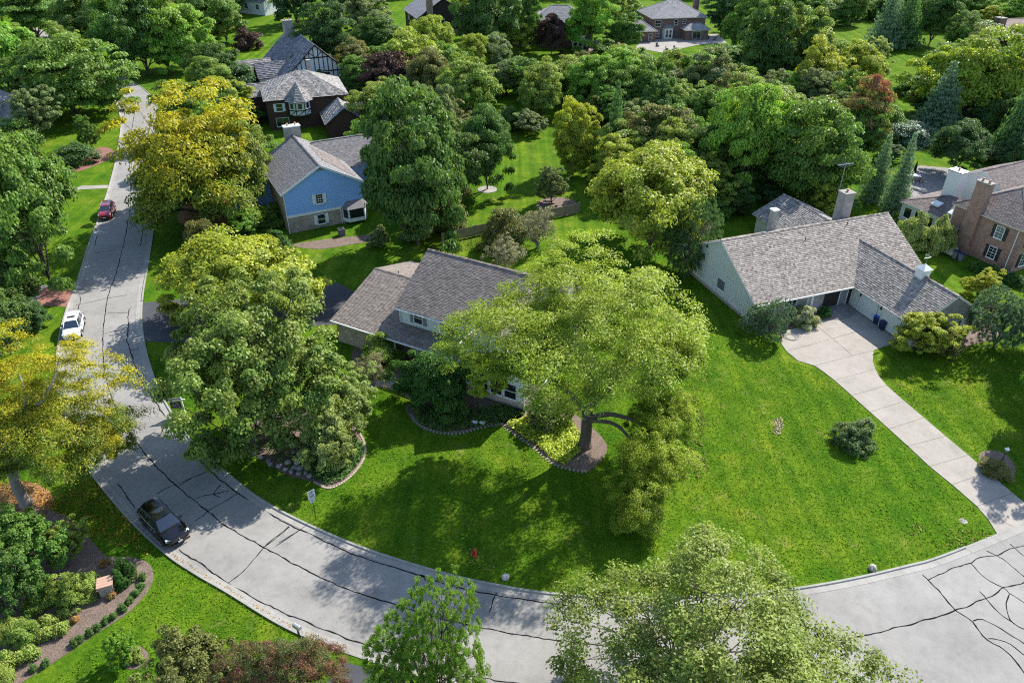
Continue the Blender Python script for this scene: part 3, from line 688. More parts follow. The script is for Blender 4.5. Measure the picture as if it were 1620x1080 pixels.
# ------------------------------------------------------------------ 4. brick house at the right edge
def brickhouse():
    O = at(1597, 432); r = empty('house', (O.x, O.y, 0), R(-64), 'red brick two storey house with hipped brown roof and tall chimney', 'house')
    hip(r, -9.4, 0, 0, 15, 5.5, 3.1, M['brick'], M['sh_brown'], ov=.4)
    for z, c in ((4.25, 3), (1.55, 3)): window(r, (-2.9, -.03, z), -90, .95, 1.45, 2, 4, M['sh_black'], glass=M['glassb'] if z > 3 else None)
    for y in (1.6, 5.2): window(r, (.03, y, 4.2), 0, .95, 1.45, 2, 4, M['sh_black']); window(r, (.03, y, 1.5), 0, .95, 1.6, 2, 4, M['sh_black'])
    chimney(r, -7.5, -5.7, -.55, .35, 0, 9.4, M['brick'], 2)
    pipe(r, -.75, -.06, 0, 5.3); pipe(r, -9.42, -.06, 0, 5.3)
    MB().lathe([(.02, 0), (.35, .06), (.42, .16), (.02, .165)], 14, (0, 0, 0)).build('satellite_dish', M['metal'], r)
    d = r.children[-1]; d.location = (-8.3, -.12, 2.7); d.rotation_euler = (R(80), 0, 0)
    # low rear wing with skylights and white chimney
    hip(r, -17.6, -9.5, 1.2, 9, 2.6, 1.6, M['w_sage'], M['sh_brown'], ov=.4)
    for i in range(4): window(r, (-16.4+i*1.7, 1.16, 1.4), -90, 1.1, 1.4, 1, 1, sash=False)
    sl = 1.5/4.3
    for x, y in ((-13.6, 2.6), (-10.7, 2.2)):
        z = 2.7+(y-.8)*sl+.06; MB().hexa([(x-.6, y-.45, z-.1), (x+.6, y-.45, z-.1), (x+.6, y+.45, z-.1+.9*sl), (x-.6, y+.45, z-.1+.9*sl)], [(x-.6, y-.45, z+.1), (x+.6, y-.45, z+.1), (x+.6, y+.45, z+.1+.9*sl), (x-.6, y+.45, z+.1+.9*sl)]).build('skylight', M['skyl'], r)
    chimney(r, -15.2, -13.2, 5.2, 6.6, 2.5, 7.4, M['trim'], 1, M['metal'])
    gable(r, -18, -9.6, 11, 21, 4.6, 2.2, 'y', M['w_white'], M['sh_brown'], ov=.4, ovg=.4)
M['skyl'] = plain('skylight pane', (.62, .66, .68), .1, .6, var=.03)
brickhouse()

# ------------------------------------------------------------------ 5. brown hipped house with turret bay
def tudor_hip():
    O = at(417, 161, 5.5); r = empty('house', (O.x, O.y, 0), R(19), 'dark brown hipped house with pointed turret bay', 'house')
    kw = dict(course=.3, tab=.34, lift=.06)
    hip(r, .4, 15.0, .4, 13.2, 5.4, 3.5, M['w_brown'], M['sh_tudor'], ov=.45, trim=M['timber'], **kw)
    # turret
    c = (6.2, .6); P = [(c[0]+2.1*math.cos(R(a)), c[1]+2.1*math.sin(R(a))) for a in range(-22, 338, 45)]
    mb = MB().prism(P, 2.6, 5.2); t = mb.build('turret', M['stucco'], r)
    E_ = [(c[0]+2.75*math.cos(R(a)), c[1]+2.75*math.sin(R(a)), 5.25) for a in range(-22, 338, 45)]; sh = MB()
    for a, b in zip(E_, E_[1:]+E_[:1]): courses(sh, [a, b, (c[0], c[1], 8.3)], .3, .34, .06)
    tag(sh.build('shingles', M['sh_tudor'], t), kind='stuff')
    mb = MB()
    for i in range(8):
        a, b = P[i], P[(i+1) % 8]; n = Vector((math.cos(R(i*45)), math.sin(R(i*45)), 0))
        for z in (2.65, 3.6, 5.1): bar(mb, (*a, z), (*b, z), .16, .04, n)
        bar(mb, (*a, 2.6), (*a, 5.2), .16, .04, n); bar(mb, (*a, 2.6), (*b, 3.6), .12, .035, n)
    mb.build('half_timber', M['timber'], t)
    for a in (-45, -90, -135): window(r, (c[0]+1.98*math.cos(R(a)), c[1]+1.98*math.sin(R(a)), 4.4), a, .75, 1.0, 1, 1, sash=False)
    window(r, (2.6, .36, 4.1), -90, 1.1, 1.3, 1, 2, M['sh_white']); window(r, (2.8, .36, 1.4), -90, 2.2, 1.5, 2, 1, sash=False)
    # lower wings to the right
    gable(r, 10.2, 16.5, -7.5, 2, 2.7, 2.3, 'y', M['w_brown'], M['sh_tudor'], ov=.5, ovg=.4, trim=M['timber'], **kw)
    gable(r, 14, 22, -6, 0, 2.6, 1.9, 'x', M['w_brown'], M['sh_tudor'], ov=.5, ovg=.4, trim=M['timber'], **kw)
    gable(r, -2.2, 1, 8, 13, 4.6, 1.6, 'x', M['w_brown'], M['sh_tudor'], ov=.4, ovg=.3, trim=M['timber'], **kw)
    for x, y in ((9.6, 3.4), (10.6, 3.8)): vent(r, (x, y, 7.2))
    MB().box(9.3, 10.1, 10.5, 11.3, 7.5, 9.9).build('chimney', M['limew'], r)
tudor_hip()

# ------------------------------------------------------------------ 6. steep half-timbered house
def tudor_gable():
    O = at(497, 73, 9.6); r = empty('house', (O.x, O.y, 0), R(27), 'steep roofed half timbered white house with black boards', 'house')
    kw = dict(course=.42, tab=.45, lift=.085)
    gable(r, -8.6, 8.6, .2, 22, 2.2, 7.6, 'y', M['stucco'], M['sh_tudor2'], ov=.5, ovg=.5, trim=M['timber'], **kw)
    mb = MB(); n = (0, -1, 0)
    def zt(x): return 2.2+7.6*(1-abs(x)/8.6)-.15
    for x in np.arange(-8, 8.1, .95):
        if zt(x) > 2.6: bar(mb, (x, .17, .3), (x, .17, zt(x)), .17, .05, n)
    for z in (2.6, 4.3, 7.2): hw = 8.6*(1-(z-2.2)/7.6); bar(mb, (-hw, .168, z), (hw, .168, z), .24, .06, n)
    for s_ in (-1, 1): bar(mb, (s_*8.6, .168, 2.2), (0, .168, 9.7), .3, .07, n); bar(mb, (0, .168, 7.2), (s_*1.3, .168, 8.3), .16, .05, n)
    mb.build('half_timber', M['timber'], r)
    for x in (-1.2, .4, 2.0): window(r, (x, .12, 3.4), -90, 1.2, 1.5, 2, 1, sash=False, frame=M['wframe'])
    chimney(r, -1.9, .2, 19.2, 20.6, 8, 11.6, M['limew'], 2)
    # left dormer and low wing
    gable(r, -11.5, -5.5, 5, 9.5, 3.4, 2.3, 'x', M['stucco'], M['sh_tudor2'], ov=.4, ovg=.3, trim=M['timber'], **kw)
    mb = MB()
    for y in np.arange(5.2, 9.5, .8): bar(mb, (-11.52, y, .3), (-11.52, y, 3.4+2.3*(1-abs(y-7.25)/2.3)), .15, .05, (-1, 0, 0))
    mb.build('half_timber', M['timber'], r)
    gable(r, -20, -7, 12, 19, 2.8, 2.0, 'x', M['stucco'], M['sh_tudor'], ov=.4, ovg=.3, trim=M['timber'], **kw)
M['sh_tudor2'] = tinted('slate blue shakes', (.09, .09, .10), (.30, .30, .32), .9, .9, .25)
tudor_gable()

# ------------------------------------------------------------------ 7-12. houses further off
def far_dark():
    O = at(661, 29, 4.9); r = empty('house', (O.x, O.y, 0), R(20), 'black brown gabled house with tall brick chimney', 'house')
    gable(r, 0, 15, 0, 16, 5.0, 4.6, 'y', M['w_dark'], M['sh_far'], ov=.5, ovg=.5, trim=M['w_dark'], course=.3, tab=.6, lift=.03)
    chimney(r, 2.6, 4.3, -.9, 0.1, 0, 11.2, M['brick'], 0)
    window(r, (6.6, -.03, 3.4), -90, 2.2, 1.9, 3, 2, sash=False)
    for y in (4, 11): window(r, (-.03, y, 3.6), 180, 1.4, 1.4, 2, 2)
    MB().face([(0, -.03, 0), (15, -.03, 0), (15, -.03, 1.3), (0, -.03, 1.3)]).build('brick_base', M['brick'], r)
far_dark()
def far_brick():
    O = at(831, 41, 5.4); r = empty('house', (O.x, O.y, 0), R(-4), 'dark brick house with pale hipped roof behind tall trees', 'house')
    hip(r, .4, 17.5, .4, 13, 5.3, 4.2, M['brickd'], M['sh_far'], ov=.5, course=.3, tab=.6, lift=.03)
    for x in (1.6, 11.8, 14.5): window(r, (x, .36, 4.0), -90, 1.3, 1.6, 2, 2)
    for x in (1.0, 4.0): window(r, (x, .36, 1.4), -90, 1.3, 1.6, 2, 2)
    gable(r, 12.6, 16.8, -3.8, .4, 2.5, 1.4, 'y', M['trim'], M['sh_far'], ov=.4, ovg=.3, course=.3, tab=.6)
    for x in (13.4, 14.7, 16.0): window(r, (x, -3.84, 1.3), -90, .9, 1.7, 1, 2, sill=False)
    gable(r, -9.5, .2, 1, 8, 2.6, 2.0, 'x', M['brickd'], M['sh_far'], ov=.4, course=.3, tab=.6)
    for x in (-8, -5): window(r, (x, .97, 1.4), -90, 1.2, 1.2, 2, 2)
    chimney(r, 16, 17.2, 7, 8.2, 5, 11.2, M['brickd'], 1)
far_brick()
def far_hip():
    O = at(1032, 30, 5.4); r = empty('house', (O.x, O.y, 0), R(10), 'dark brick house with grey hipped roof above a pale patio', 'house')
    hip(r, .4, 15.8, .4, 13, 5.3, 3.8, M['brickd'], M['sh_far'], ov=.5, course=.3, tab=.6, lift=.03)
    window(r, (1.9, .36, 4.0), -90, 1.6, 1.5, 2, 2); window(r, (7.2, .36, 4.2), -90, .9, 1.3, 1, 2); window(r, (9.6, .36, 4.3), -90, .8, 1.0, 1, 2)
    window(r, (2.0, .36, 1.4), -90, .9, 1.3, 1, 2)
    b = MB().prism([(3.5, .4), (3.8, -.5), (6.2, -.5), (6.5, .4)], 0, 2.9).build('bay', M['trim'], r)
    MB().hexa([(3.3, .4, 2.902), (3.6, -.8, 2.902), (6.4, -.8, 2.902), (6.7, .4, 2.902)], [(3.8, .38, 3.6), (4.2, .2, 3.7), (5.8, .2, 3.7), (6.2, .38, 3.6)]).build('bay_roof', M['sh_blue'], b)
    window(r, (4.5, -.54, 1.4), -90, .6, 1.8, 1, 2, sill=False); window(r, (5.5, -.54, 1.4), -90, .6, 1.8, 1, 2, sill=False)
    hip(r, 9.0, 15.6, -3.2, .5, 2.6, 1.5, M['brickd'], M['sh_far'], ov=.5, course=.3, tab=.6)
    window(r, (12.2, -3.24, 1.3), -90, 2.4, 1.9, 2, 1, sash=False, door=True, sill=False)
    hip(r, -6.5, 0.2, -3.0, 6.5, 2.7, 2.6, M['brickd'], M['sh_far'], ov=.5, course=.3, tab=.6)
    window(r, (-1.2, -3.04, 1.2), -90, .9, 1.9, 1, 1, door=True, sill=False)
    for x, y in ((4.5, 5.1), (6, 5.4), (7.5, 5.5), (8.5, 4.4)): vent(r, (x, y, 8.5))
    chimney(r, 15.2, 16.6, 8, 9.4, 0, 9.6, M['brickd'], 1)
far_hip()
def left_white():
    O = at(35, 207); r = empty('house', (O.x, O.y, 0), R(8), 'white gabled house half hidden by the grey green crabapple', 'house')
    gable(r, -14, 0, .3, 9, 3.0, 2.6, 'x', M['w_white'], M['sh_far'], ov=.5, ovg=.3, course=.3, tab=.5)
    gable(r, -12, -3, -3, 6, 5.2, 2.6, 'y', M['w_white'], M['sh_far'], ov=.5, ovg=.4, course=.3, tab=.5)
    gable(r, -20, -9, 4, 12, 5.6, 2.4, 'x', M['w_white'], M['sh_far'], ov=.5, ovg=.4, course=.3, tab=.5)
    window(r, (-1.6, .26, 1.5), -90, 1.2, 1.4, 2, 2)
    for x in (-10, -5.5): window(r, (x, -3.04, 4), -90, 1.0, 1.4, 2, 2, M['sh_grey'])
    pipe(r, -.06, .2, 0, 2.8)
left_white()
def right_far():
    O = at(1597, 60, 3); r = empty('house', (O.x, O.y, 0), R(14), 'brown roofed house with dark chimney at the far corner', 'house')
    gable(r, 0, 20, 0, 12, 3.0, 3.4, 'x', M['brickd'], M['sh_tan'], ov=.6, ovg=.4, course=.3, tab=.6)
    chimney(r, -2.6, -.6, 2, 4.2, 0, 7.4, M['brickd'], 1)
    for x in (3, 8): window(r, (x, -.04, 1.5), -90, 1.5, 1.4, 2, 2)
M['sh_tan'] = tinted('tan shingles', (.27, .20, .16), (.40, .31, .26), .9, 1, .25)
right_far()
def top_left_far(px, py, rz, lab, roofm):
    O = at(px, py); r = empty('house', (O.x, O.y, 0), R(rz), lab, 'house')
    gable(r, -8, 8, 0, 10, 4.0, 3.2, 'x', M['w_white'], roofm, ov=.5, ovg=.4, course=.35, tab=.8)
    for x in (-5, 0, 5): window(r, (x, -.04, 2.4), -90, 1.3, 1.4, 2, 2)
top_left_far(392, 22, -30, 'low house at the far end of the street with pale roof', M['sh_far'])
top_left_far(58, 6, 10, 'distant white house at the top of the street', M['sh_far'])
# ------------------------------------------------------------------ foliage kit
def leaf_mesh(name, pos, nrm, size, tint, turn, aspect=.55, seed=0):
    """one kite-shaped leaf spray per position"""
    rg = np.random.default_rng(seed); n = len(pos)
    nrm = nrm/np.maximum(np.linalg.norm(nrm, axis=1, keepdims=True), 1e-6)
    a = np.cross(nrm, rg.normal(size=(n, 3))); a /= np.maximum(np.linalg.norm(a, axis=1, keepdims=True), 1e-6); b = np.cross(nrm, a)
    L = size[:, None]; fold = nrm*(L*.16)
    v = np.empty((n, 4, 3)); v[:, 0] = pos-a*L*.5; v[:, 1] = pos+b*L*aspect*.5+a*L*.08+fold; v[:, 2] = pos+a*L*.5; v[:, 3] = pos-b*L*aspect*.5+a*L*.08+fold
    me = bpy.data.meshes.new(name); me.vertices.add(4*n); me.vertices.foreach_set('co', v.ravel().astype(np.float32))
    me.loops.add(4*n); me.loops.foreach_set('vertex_index', np.arange(4*n, dtype=np.int32))
    me.polygons.add(n); me.polygons.foreach_set('loop_start', np.arange(0, 4*n, 4, dtype=np.int32)); me.polygons.foreach_set('loop_total', np.full(n, 4, np.int32))
    me.update(); 
    for k, d in (('tint', tint), ('turn', turn)):
        at_ = me.attributes.new(k, 'FLOAT', 'FACE'); at_.data.foreach_set('value', np.clip(d, 0, 1).astype(np.float32))
    return me
def unit(rg, n):
    d = rg.normal(size=(n, 3)); return d/np.linalg.norm(d, axis=1, keepdims=True)
def clumps_to_leaves(rg, C, CR, per, lsize, flat=.7, up=.5, rand=.75, centre=None, shell=.45):
    """C clump centres, CR radii, per leaves each"""
    k = len(C); idx = np.repeat(np.arange(k), per); n = len(idx)
    d = unit(rg, n); d[:, 2] = np.where(d[:, 2] < -.3, -d[:, 2], d[:, 2])
    rad = rg.random(n)**shell
    off = d*rad[:, None]*CR[idx][:, None]; off[:, 2] *= flat
    P = C[idx]+off
    out = d*.7
    if centre is not None:
        oc = C[idx]-centre; oc /= np.maximum(np.linalg.norm(oc, axis=1, keepdims=True), 1e-6); out = out+oc*.5
    N_ = out+np.array([0, 0, up])+rg.normal(size=(n, 3))*rand
    ct = rg.random(k); tint = .5+(ct[idx]-.5)*.5+(rg.random(n)-.5)*.6
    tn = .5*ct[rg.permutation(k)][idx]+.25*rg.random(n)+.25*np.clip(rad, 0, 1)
    return P, N_, lsize*rg.uniform(.65, 1.35, n), tint, tn
def lobes(rg, D, amp=.16, k=6):
    f = np.zeros(len(D))
    for _ in range(k):
        ax = unit(rg, 1)[0]; f += amp*np.cos(rg.uniform(2, 5)*np.arccos(np.clip(D@ax, -1, 1))+rg.uniform(0, 6))/math.sqrt(k)*1.6
    return 1+f
def broad_crown(name, seed, nc=150, per=150, cr=.20, ls=.055, dome=1.0, low=-.72, amp=.16, flat=.7, up=.85, aspect=.6, inner=.35):
    """unit broadleaf crown: x,y in -1..1, z in 0..1"""
    rg = np.random.default_rng(seed); D = unit(rg, nc*3); D = D[D[:, 2] > low][:nc]
    lb = lobes(rg, D, amp); rad = np.where(rg.random(len(D)) < inner, rg.uniform(.35, .75, len(D)), rg.uniform(.8, 1.0, len(D)))*lb
    C = D*rad[:, None]*(1-cr*.8); C[:, 2] = C[:, 2]*dome
    CR = cr*rg.uniform(.65, 1.35, len(C))
    P, N_, S, t, u = clumps_to_leaves(rg, C, CR, per, ls, flat, up, centre=np.zeros(3))
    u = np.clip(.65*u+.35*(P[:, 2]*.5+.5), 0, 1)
    z0 = np.quantile(P[:, 2], .002); z1 = np.quantile(P[:, 2], .998); hr = np.quantile(np.hypot(P[:, 0], P[:, 1]), .995)
    P[:, 2] = (P[:, 2]-z0)/(z1-z0); P[:, :2] /= hr; C = C.copy(); C[:, 2] = (C[:, 2]-z0)/(z1-z0); C[:, :2] /= hr
    me = leaf_mesh(name, P, N_, S, t, u, aspect, seed); return me, C
def layered_crown(name, seed, nc=190, per=150, ls=.05, amp=.2):
    """honey-locust habit: flat drooping sprays in tiers, open between"""
    rg = np.random.default_rng(seed); D = unit(rg, nc*3); D = D[D[:, 2] > -.35][:nc]
    rad = np.where(rg.random(len(D)) < .4, rg.uniform(.3, .75, len(D)), rg.uniform(.78, 1.0, len(D)))*lobes(rg, D, amp)
    C = D*rad[:, None]; C[:, :2] *= (np.hypot(D[:, 0], D[:, 1])+.05)[:, None]**-.3
    C[:, 2] = np.round(C[:, 2]*5.5+rg.normal(0, .5, len(C)))/5.5
    CR = (.21 if nc < 400 else .15)*rg.uniform(.6, 1.4, len(C))
    P, N_, S, t, u = clumps_to_leaves(rg, C, CR, per, ls, .42, .9, .7, np.zeros(3), .6)
    r_ = np.hypot(P[:, 0], P[:, 1]); P[:, 2] -= .22*np.clip(r_-.55, 0, 1)**1.5
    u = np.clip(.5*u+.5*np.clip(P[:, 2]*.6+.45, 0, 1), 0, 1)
    z0, z1 = np.quantile(P[:, 2], [.002, .998]); hr = np.quantile(r_, .995)
    P[:, 2] = (P[:, 2]-z0)/(z1-z0); P[:, :2] /= hr; C = C.copy(); C[:, 2] = (C[:, 2]-z0)/(z1-z0); C[:, :2] /= hr
    return leaf_mesh(name, P, N_, S, t, u, .42, seed), C
def spruce_crown(name, seed, tiers=22, ls=.085, per=26):
    rg = np.random.default_rng(seed); Ps, Ns, T = [], [], []
    for i in range(tiers):
        z = (i+.3)/tiers; R_ = (1-z)**.85*(.93+.14*rg.random()); nb = max(5, int(17*(1-z)+4))
        for b in range(nb):
            az = 2*math.pi*(b+rg.random())/nb; L = R_*rg.uniform(.75, 1.08); m = max(6, int(per*(L+.25)))
            s_ = rg.random(m)**.7; w_ = .10*(1-s_*.5)*rg.normal(size=m)
            x = math.cos(az)*L*s_-math.sin(az)*w_; y = math.sin(az)*L*s_+math.cos(az)*w_
            zz = z+.045-.10*s_*L+.05*s_**3+rg.normal(0, .008, m); Ps.append(np.stack([x, y, zz], 1))
            Ns.append(np.stack([math.cos(az)*.5+rg.normal(0, .5, m), math.sin(az)*.5+rg.normal(0, .5, m), .7+rg.normal(0, .4, m)], 1)); T.append(.35+.5*s_+rg.normal(0, .12, m))
    P = np.concatenate(Ps); N_ = np.concatenate(Ns); T = np.concatenate(T)
    return leaf_mesh(name, P, N_, ls*rg.uniform(.6, 1.3, len(P)), T, rg.random(len(P)), .42, seed), P[::60]
def pine_crown(name, seed, nc=420, per=64, ls=.085):
    """tufts of needles on spreading branch ends"""
    rg = np.random.default_rng(seed); D = unit(rg, nc*3); D = D[D[:, 2] > -.4][:nc]
    C = D*(np.where(rg.random(len(D)) < .3, rg.uniform(.4, .8, len(D)), rg.uniform(.85, 1, len(D)))*lobes(rg, D, .14))[:, None]
    k = len(C); idx = np.repeat(np.arange(k), per); n = len(idx); oc = C/np.maximum(np.linalg.norm(C, axis=1, keepdims=True), 1e-6)
    d = unit(rg, n)*.75+oc[idx]*.6+np.array([0, 0, .6]); d /= np.linalg.norm(d, axis=1, keepdims=True)
    P = C[idx]+d*(rg.random(n)**.7)[:, None]*.085*rg.uniform(.7, 1.3, k)[idx][:, None]
    N_ = np.cross(d, unit(rg, n))+d*.3
    ct = rg.random(k); t = .45+(ct[idx]-.5)*.4+(rg.random(n)-.5)*.5
    z0, z1 = np.quantile(P[:, 2], [.002, .998]); hr = np.quantile(np.hypot(P[:, 0], P[:, 1]), .995)
    P[:, 2] = (P[:, 2]-z0)/(z1-z0); P[:, :2] /= hr; C = C.copy(); C[:, 2] = (C[:, 2]-z0)/(z1-z0); C[:, :2] /= hr
    return leaf_mesh(name, P, N_, ls*.55*rg.uniform(.6, 1.3, n), t, rg.random(n), .3, seed), C
def trunk_mesh(name, C, seed, cb, r0=.03, limbs=9, twigs=40, ratio=2.0, zmul=1.0, fork=.55):
    """trunk and limbs for a unit tree: x,y in crown radii, z in tree heights (crown base cb)"""
    rg = random.Random(seed); mb = MB()
    tip = Vector((rg.uniform(-.08, .08), rg.uniform(-.08, .08), cb+(1-cb)*fork*1.25))
    ctrl = [Vector((0, 0, -.01)), Vector((0, 0, .015)), Vector((rg.uniform(-.02, .02), rg.uniform(-.02, .02), cb*.6)), Vector((tip.x*.4, tip.y*.4, cb+(1-cb)*.2)), tip]
    P = catmull(ctrl, 4); rr = [r0*(1.5 if i < 2 else 1)*(1-.78*i/(len(P)-1)) for i in range(len(P))]
    mb.tube(P, rr, 8, .5)
    W_ = [Vector((c[0], c[1], cb+c[2]*(1-cb))) for c in C]; order = list(range(len(W_))); rg.shuffle(order)
    heads = []
    for i in order[:limbs]:
        e = W_[i]*1.0; e = Vector((e.x*.72, e.y*.72, max(cb*1.02, e.z-.08)))
        k = rg.uniform(.22, .75); s_ = P[int(k*(len(P)-1))]
        if s_.z > e.z-.02: s_ = P[int(.3*(len(P)-1))]
        m = s_.lerp(e, .5)+Vector((rg.uniform(-.05, .05), rg.uniform(-.05, .05), .03))
        q = catmull([s_, m, e], 4); mb.tube(q, [r0*.5*(1-.72*j/(len(q)-1)) for j in range(len(q))], 6, .5); heads.append(q)
    for i in order[limbs:limbs+twigs]:
        e = W_[i]; q = min(heads, key=lambda h: (h[-1]-e).length) if heads else P; s_ = q[rg.randrange(len(q)//2, len(q))]
        mb.tube([s_, s_.lerp(e, .55)+Vector((0, 0, .015)), e], [r0*.17, r0*.12, r0*.05], 4, .5, False)
    return mb.mesh(name, True)
PROTO = {}
def proto(key, crown, C, cb, **kw):
    PROTO[key] = (crown, trunk_mesh('trunk', C, hash(key) % 1000 if False else len(PROTO)+3, cb, **kw), cb)
cr_, C_ = broad_crown('crown', 11, 210, 260, .17, .040); proto('maple', cr_, C_, .1)
cr_, C_ = broad_crown('crown', 12, 190, 270, .185, .042, amp=.22, dome=1.25); proto('maple2', cr_, C_, .1)
cr_, C_ = broad_crown('crown', 13, 150, 320, .21, .041, amp=.26, dome=1.0, flat=.6); proto('lobed', cr_, C_, .1)
cr_, C_ = broad_crown('crown', 14, 300, 150, .13, .042, amp=.22, dome=1.15, inner=.45); proto('loose', cr_, C_, .1)
cr_, C_ = broad_crown('crown', 15, 160, 250, .2, .044, amp=.2, dome=1.7, low=-.8); proto('tall', cr_, C_, .06)
cr_, C_ = layered_crown('crown', 16, 260, 190, .040); proto('locust', cr_, C_, .16)
cr_, C_ = broad_crown('crown', 17, 80, 180, .25, .070, low=-.25, amp=.14, inner=.2); proto('shrub', cr_, C_, .02, limbs=6, twigs=12)
cr_, C_ = broad_crown('crown', 18, 80, 190, .26, .070, low=-.3, amp=.24, inner=.2); proto('shrub2', cr_, C_, .02, limbs=6, twigs=12)
cr_, C_ = broad_crown('crown', 19, 200, 90, .15, .055, low=-.2, amp=.13, inner=.15); proto('clipped', cr_, C_, .01, limbs=6, twigs=12)
cr_, C_ = spruce_crown('crown', 20, tiers=17, ls=.08, per=34); proto('spruce', cr_, C_, .03, r0=.05, limbs=4, twigs=0, fork=.75)
cr_, C_ = broad_crown('crown', 21, 26, 90, .36, .17, low=-.1, amp=.2, inner=.1); proto('plant', cr_, C_, .0, limbs=3, twigs=4)
cr_, C_ = broad_crown('crown', 22, 190, 36, .17, .04, amp=.25, inner=.4); proto('bare', cr_, C_, .12, limbs=14, twigs=150, r0=.045)
cr_, C_ = broad_crown('crown', 23, 560, 165, .10, .0185, amp=.22, dome=.75, low=-.6); proto('fine', cr_, C_, .25, limbs=14, twigs=120, r0=.022)
cr_, C_ = broad_crown('crown', 24, 420, 240, .12, .026, amp=.24, dome=.9, flat=.65, aspect=.7); proto('bigmaple', cr_, C_, .14, limbs=12, twigs=60)
cr_, C_ = layered_crown('crown', 25, 540, 195, .020, .24); proto('biglocust', cr_, C_, .22, limbs=14, twigs=120)
cr_, C_ = pine_crown('crown', 26, 900, 110, .05); proto('pine', cr_, C_, .12, limbs=24, twigs=200, r0=.03)

F = {}
def fol(key, a, b_=None, turn=0.0, **kw): F[key] = foliage('leaves '+key, a, b_ or a, turn, **kw)
fol('dark', (.040, .075, .022), (.075, .115, .03), .35); fol('mid', (.055, .105, .026), (.10, .15, .03), .4); fol('deep', (.030, .062, .024), (.05, .09, .03), .3)
fol('light', (.095, .145, .032), (.16, .19, .045), .45); fol('oliveg', (.085, .11, .026), (.15, .165, .042), .45, hue=False); fol('bright', (.085, .165, .028), (.15, .215, .035), .4); fol('lime', (.125, .16, .028), (.21, .22, .032), .5)
fol('yellowgreen', (.125, .145, .026), (.25, .24, .03), .42); fol('yellow', (.070, .100, .018), (.27, .215, .014), .40, hue=False); fol('gold', (.070, .100, .018), (.27, .22, .016), .42, hue=False)
fol('locust', (.085, .128, .018), (.19, .215, .024), .55, hue=False); fol('olive', (.080, .085, .034), (.12, .11, .04), .4); fol('grey', (.085, .105, .055), (.14, .155, .08), .4)
fol('pale', (.125, .155, .065), (.20, .22, .09), .5); fol('plum', (.035, .018, .022), (.06, .03, .035), .4); fol('wine', (.105, .030, .040), (.075, .085, .030), .45, hue=False)
fol('blue', (.060, .095, .075), (.11, .15, .13), .5); fol('needle', (.045, .085, .040), (.07, .11, .05), .4); fol('pine', (.075, .125, .028), (.16, .21, .04), .5)
fol('redtip', (.075, .12, .035), (.24, .09, .06), .32); fol('maple', (.050, .088, .022), (.15, .17, .045), .45, hue=False); fol('box', (.035, .065, .026), (.09, .125, .05), .4)  # maple: brighter second colour paints yellowish sunlit highlights on the lobes
fol('yew', (.028, .070, .018), (.05, .10, .022), .4); fol('hosta', (.095, .13, .03), (.19, .20, .06), .4); fol('hydra', (.13, .14, .06), (.48, .38, .28), .35); fol('ivy', (.040, .080, .024), (.075, .12, .035), .4)
fol('limecover', (.20, .24, .04), (.30, .31, .06), .5); fol('rust', (.20, .10, .04), (.16, .12, .05), .4); fol('bareleaf', (.13, .12, .09), (.18, .16, .12), .4)
def put(kind, pos, h, r, pal, label, cat='tree', group=None, name='tree', ry=None, rot=None, bark='bark', sink=0, off=None, lift=0, trunk=True):
    me, tr, cb = PROTO[kind]
    e = empty(name, (pos.x, pos.y, -sink), 0, label, cat, group)
    rot = rnd.uniform(0, 6.28) if rot is None else rot
    c = bpy.data.objects.new('crown' if cat == 'tree' else 'foliage', me); COL.objects.link(c); c.parent = e
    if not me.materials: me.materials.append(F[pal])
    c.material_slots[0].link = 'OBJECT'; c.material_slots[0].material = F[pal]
    ry = ry or r*rnd.uniform(.86, 1.14)
    c.scale = (r, ry or r, h*(1-cb)); c.location = (*(off or (0, 0)), cb*h+lift); c.rotation_euler = (0, 0, rot)
    if not trunk: return e
    t = bpy.data.objects.new('trunk' if cat == 'tree' else 'stems', tr); COL.objects.link(t); t.parent = e
    if not tr.materials: tr.materials.append(M['bark'])
    t.material_slots[0].link = 'OBJECT'; t.material_slots[0].material = M[bark]
    t.scale = (r, ry or r, h); t.rotation_euler = (0, 0, rot)
    return e
def tree(kind, bx, by, ty, hw, pal, label, cat='tree', group=None, name='tree', hmax=None, **kw):
    """trunk base at pixel (bx,by); crown top at row ty; half width hw pixels"""
    p = at(bx, by); h = height_for(p, ty+hw*.16)
    if hmax: h = min(h, hmax)
    r = hw*depth(Vector((p.x, p.y, h*.6)))/FPX*1.0
    if group and 'back yard' in group:
        if label in USED: label = ('smaller ' if hw < USED[label] else 'larger ')+label
        USED[label] = hw
    TREES.append((label, round(h, 1), round(r, 1)))
    return put(kind, p, h, r, pal, label, cat, group, name, **kw)
TREES = []; USED = {}
# ------------------------------------------------------------------ trees: base px, top row, half width px
T = tree
_b = at(925, 705)
def crown_part(e, kind, pal, px, py, z, r, h, rot):
    me = PROTO[kind][0]
    if not me.materials: me.materials.append(F[pal])
    c = bpy.data.objects.new('crown', me); COL.objects.link(c); c.parent = e; c.material_slots[0].link = 'OBJECT'; c.material_slots[0].material = F[pal]
    q = at(px, py, z)-e.location; c.location = (q.x, q.y, z-h*.5); c.scale = (r, r, h); c.rotation_euler = (0, 0, rot); return c
def limb(e, pts, r0, bark='bark'):
    P = catmull([at(*p)-e.location if i else Vector(p) for i, p in enumerate(pts)], 5); MB().tube(P, [r0*(1-.75*i/(len(P)-1)) for i in range(len(P))], 7).build('limb', M[bark], e, True)
q = at(893, 500, 13.8)-_b
e = put('biglocust', _b, 12.2, 10.6, 'locust', 'spreading light green honey locust with thick trunk on the front lawn', rot=.4, off=(q.x, q.y), lift=6.0, trunk=False)
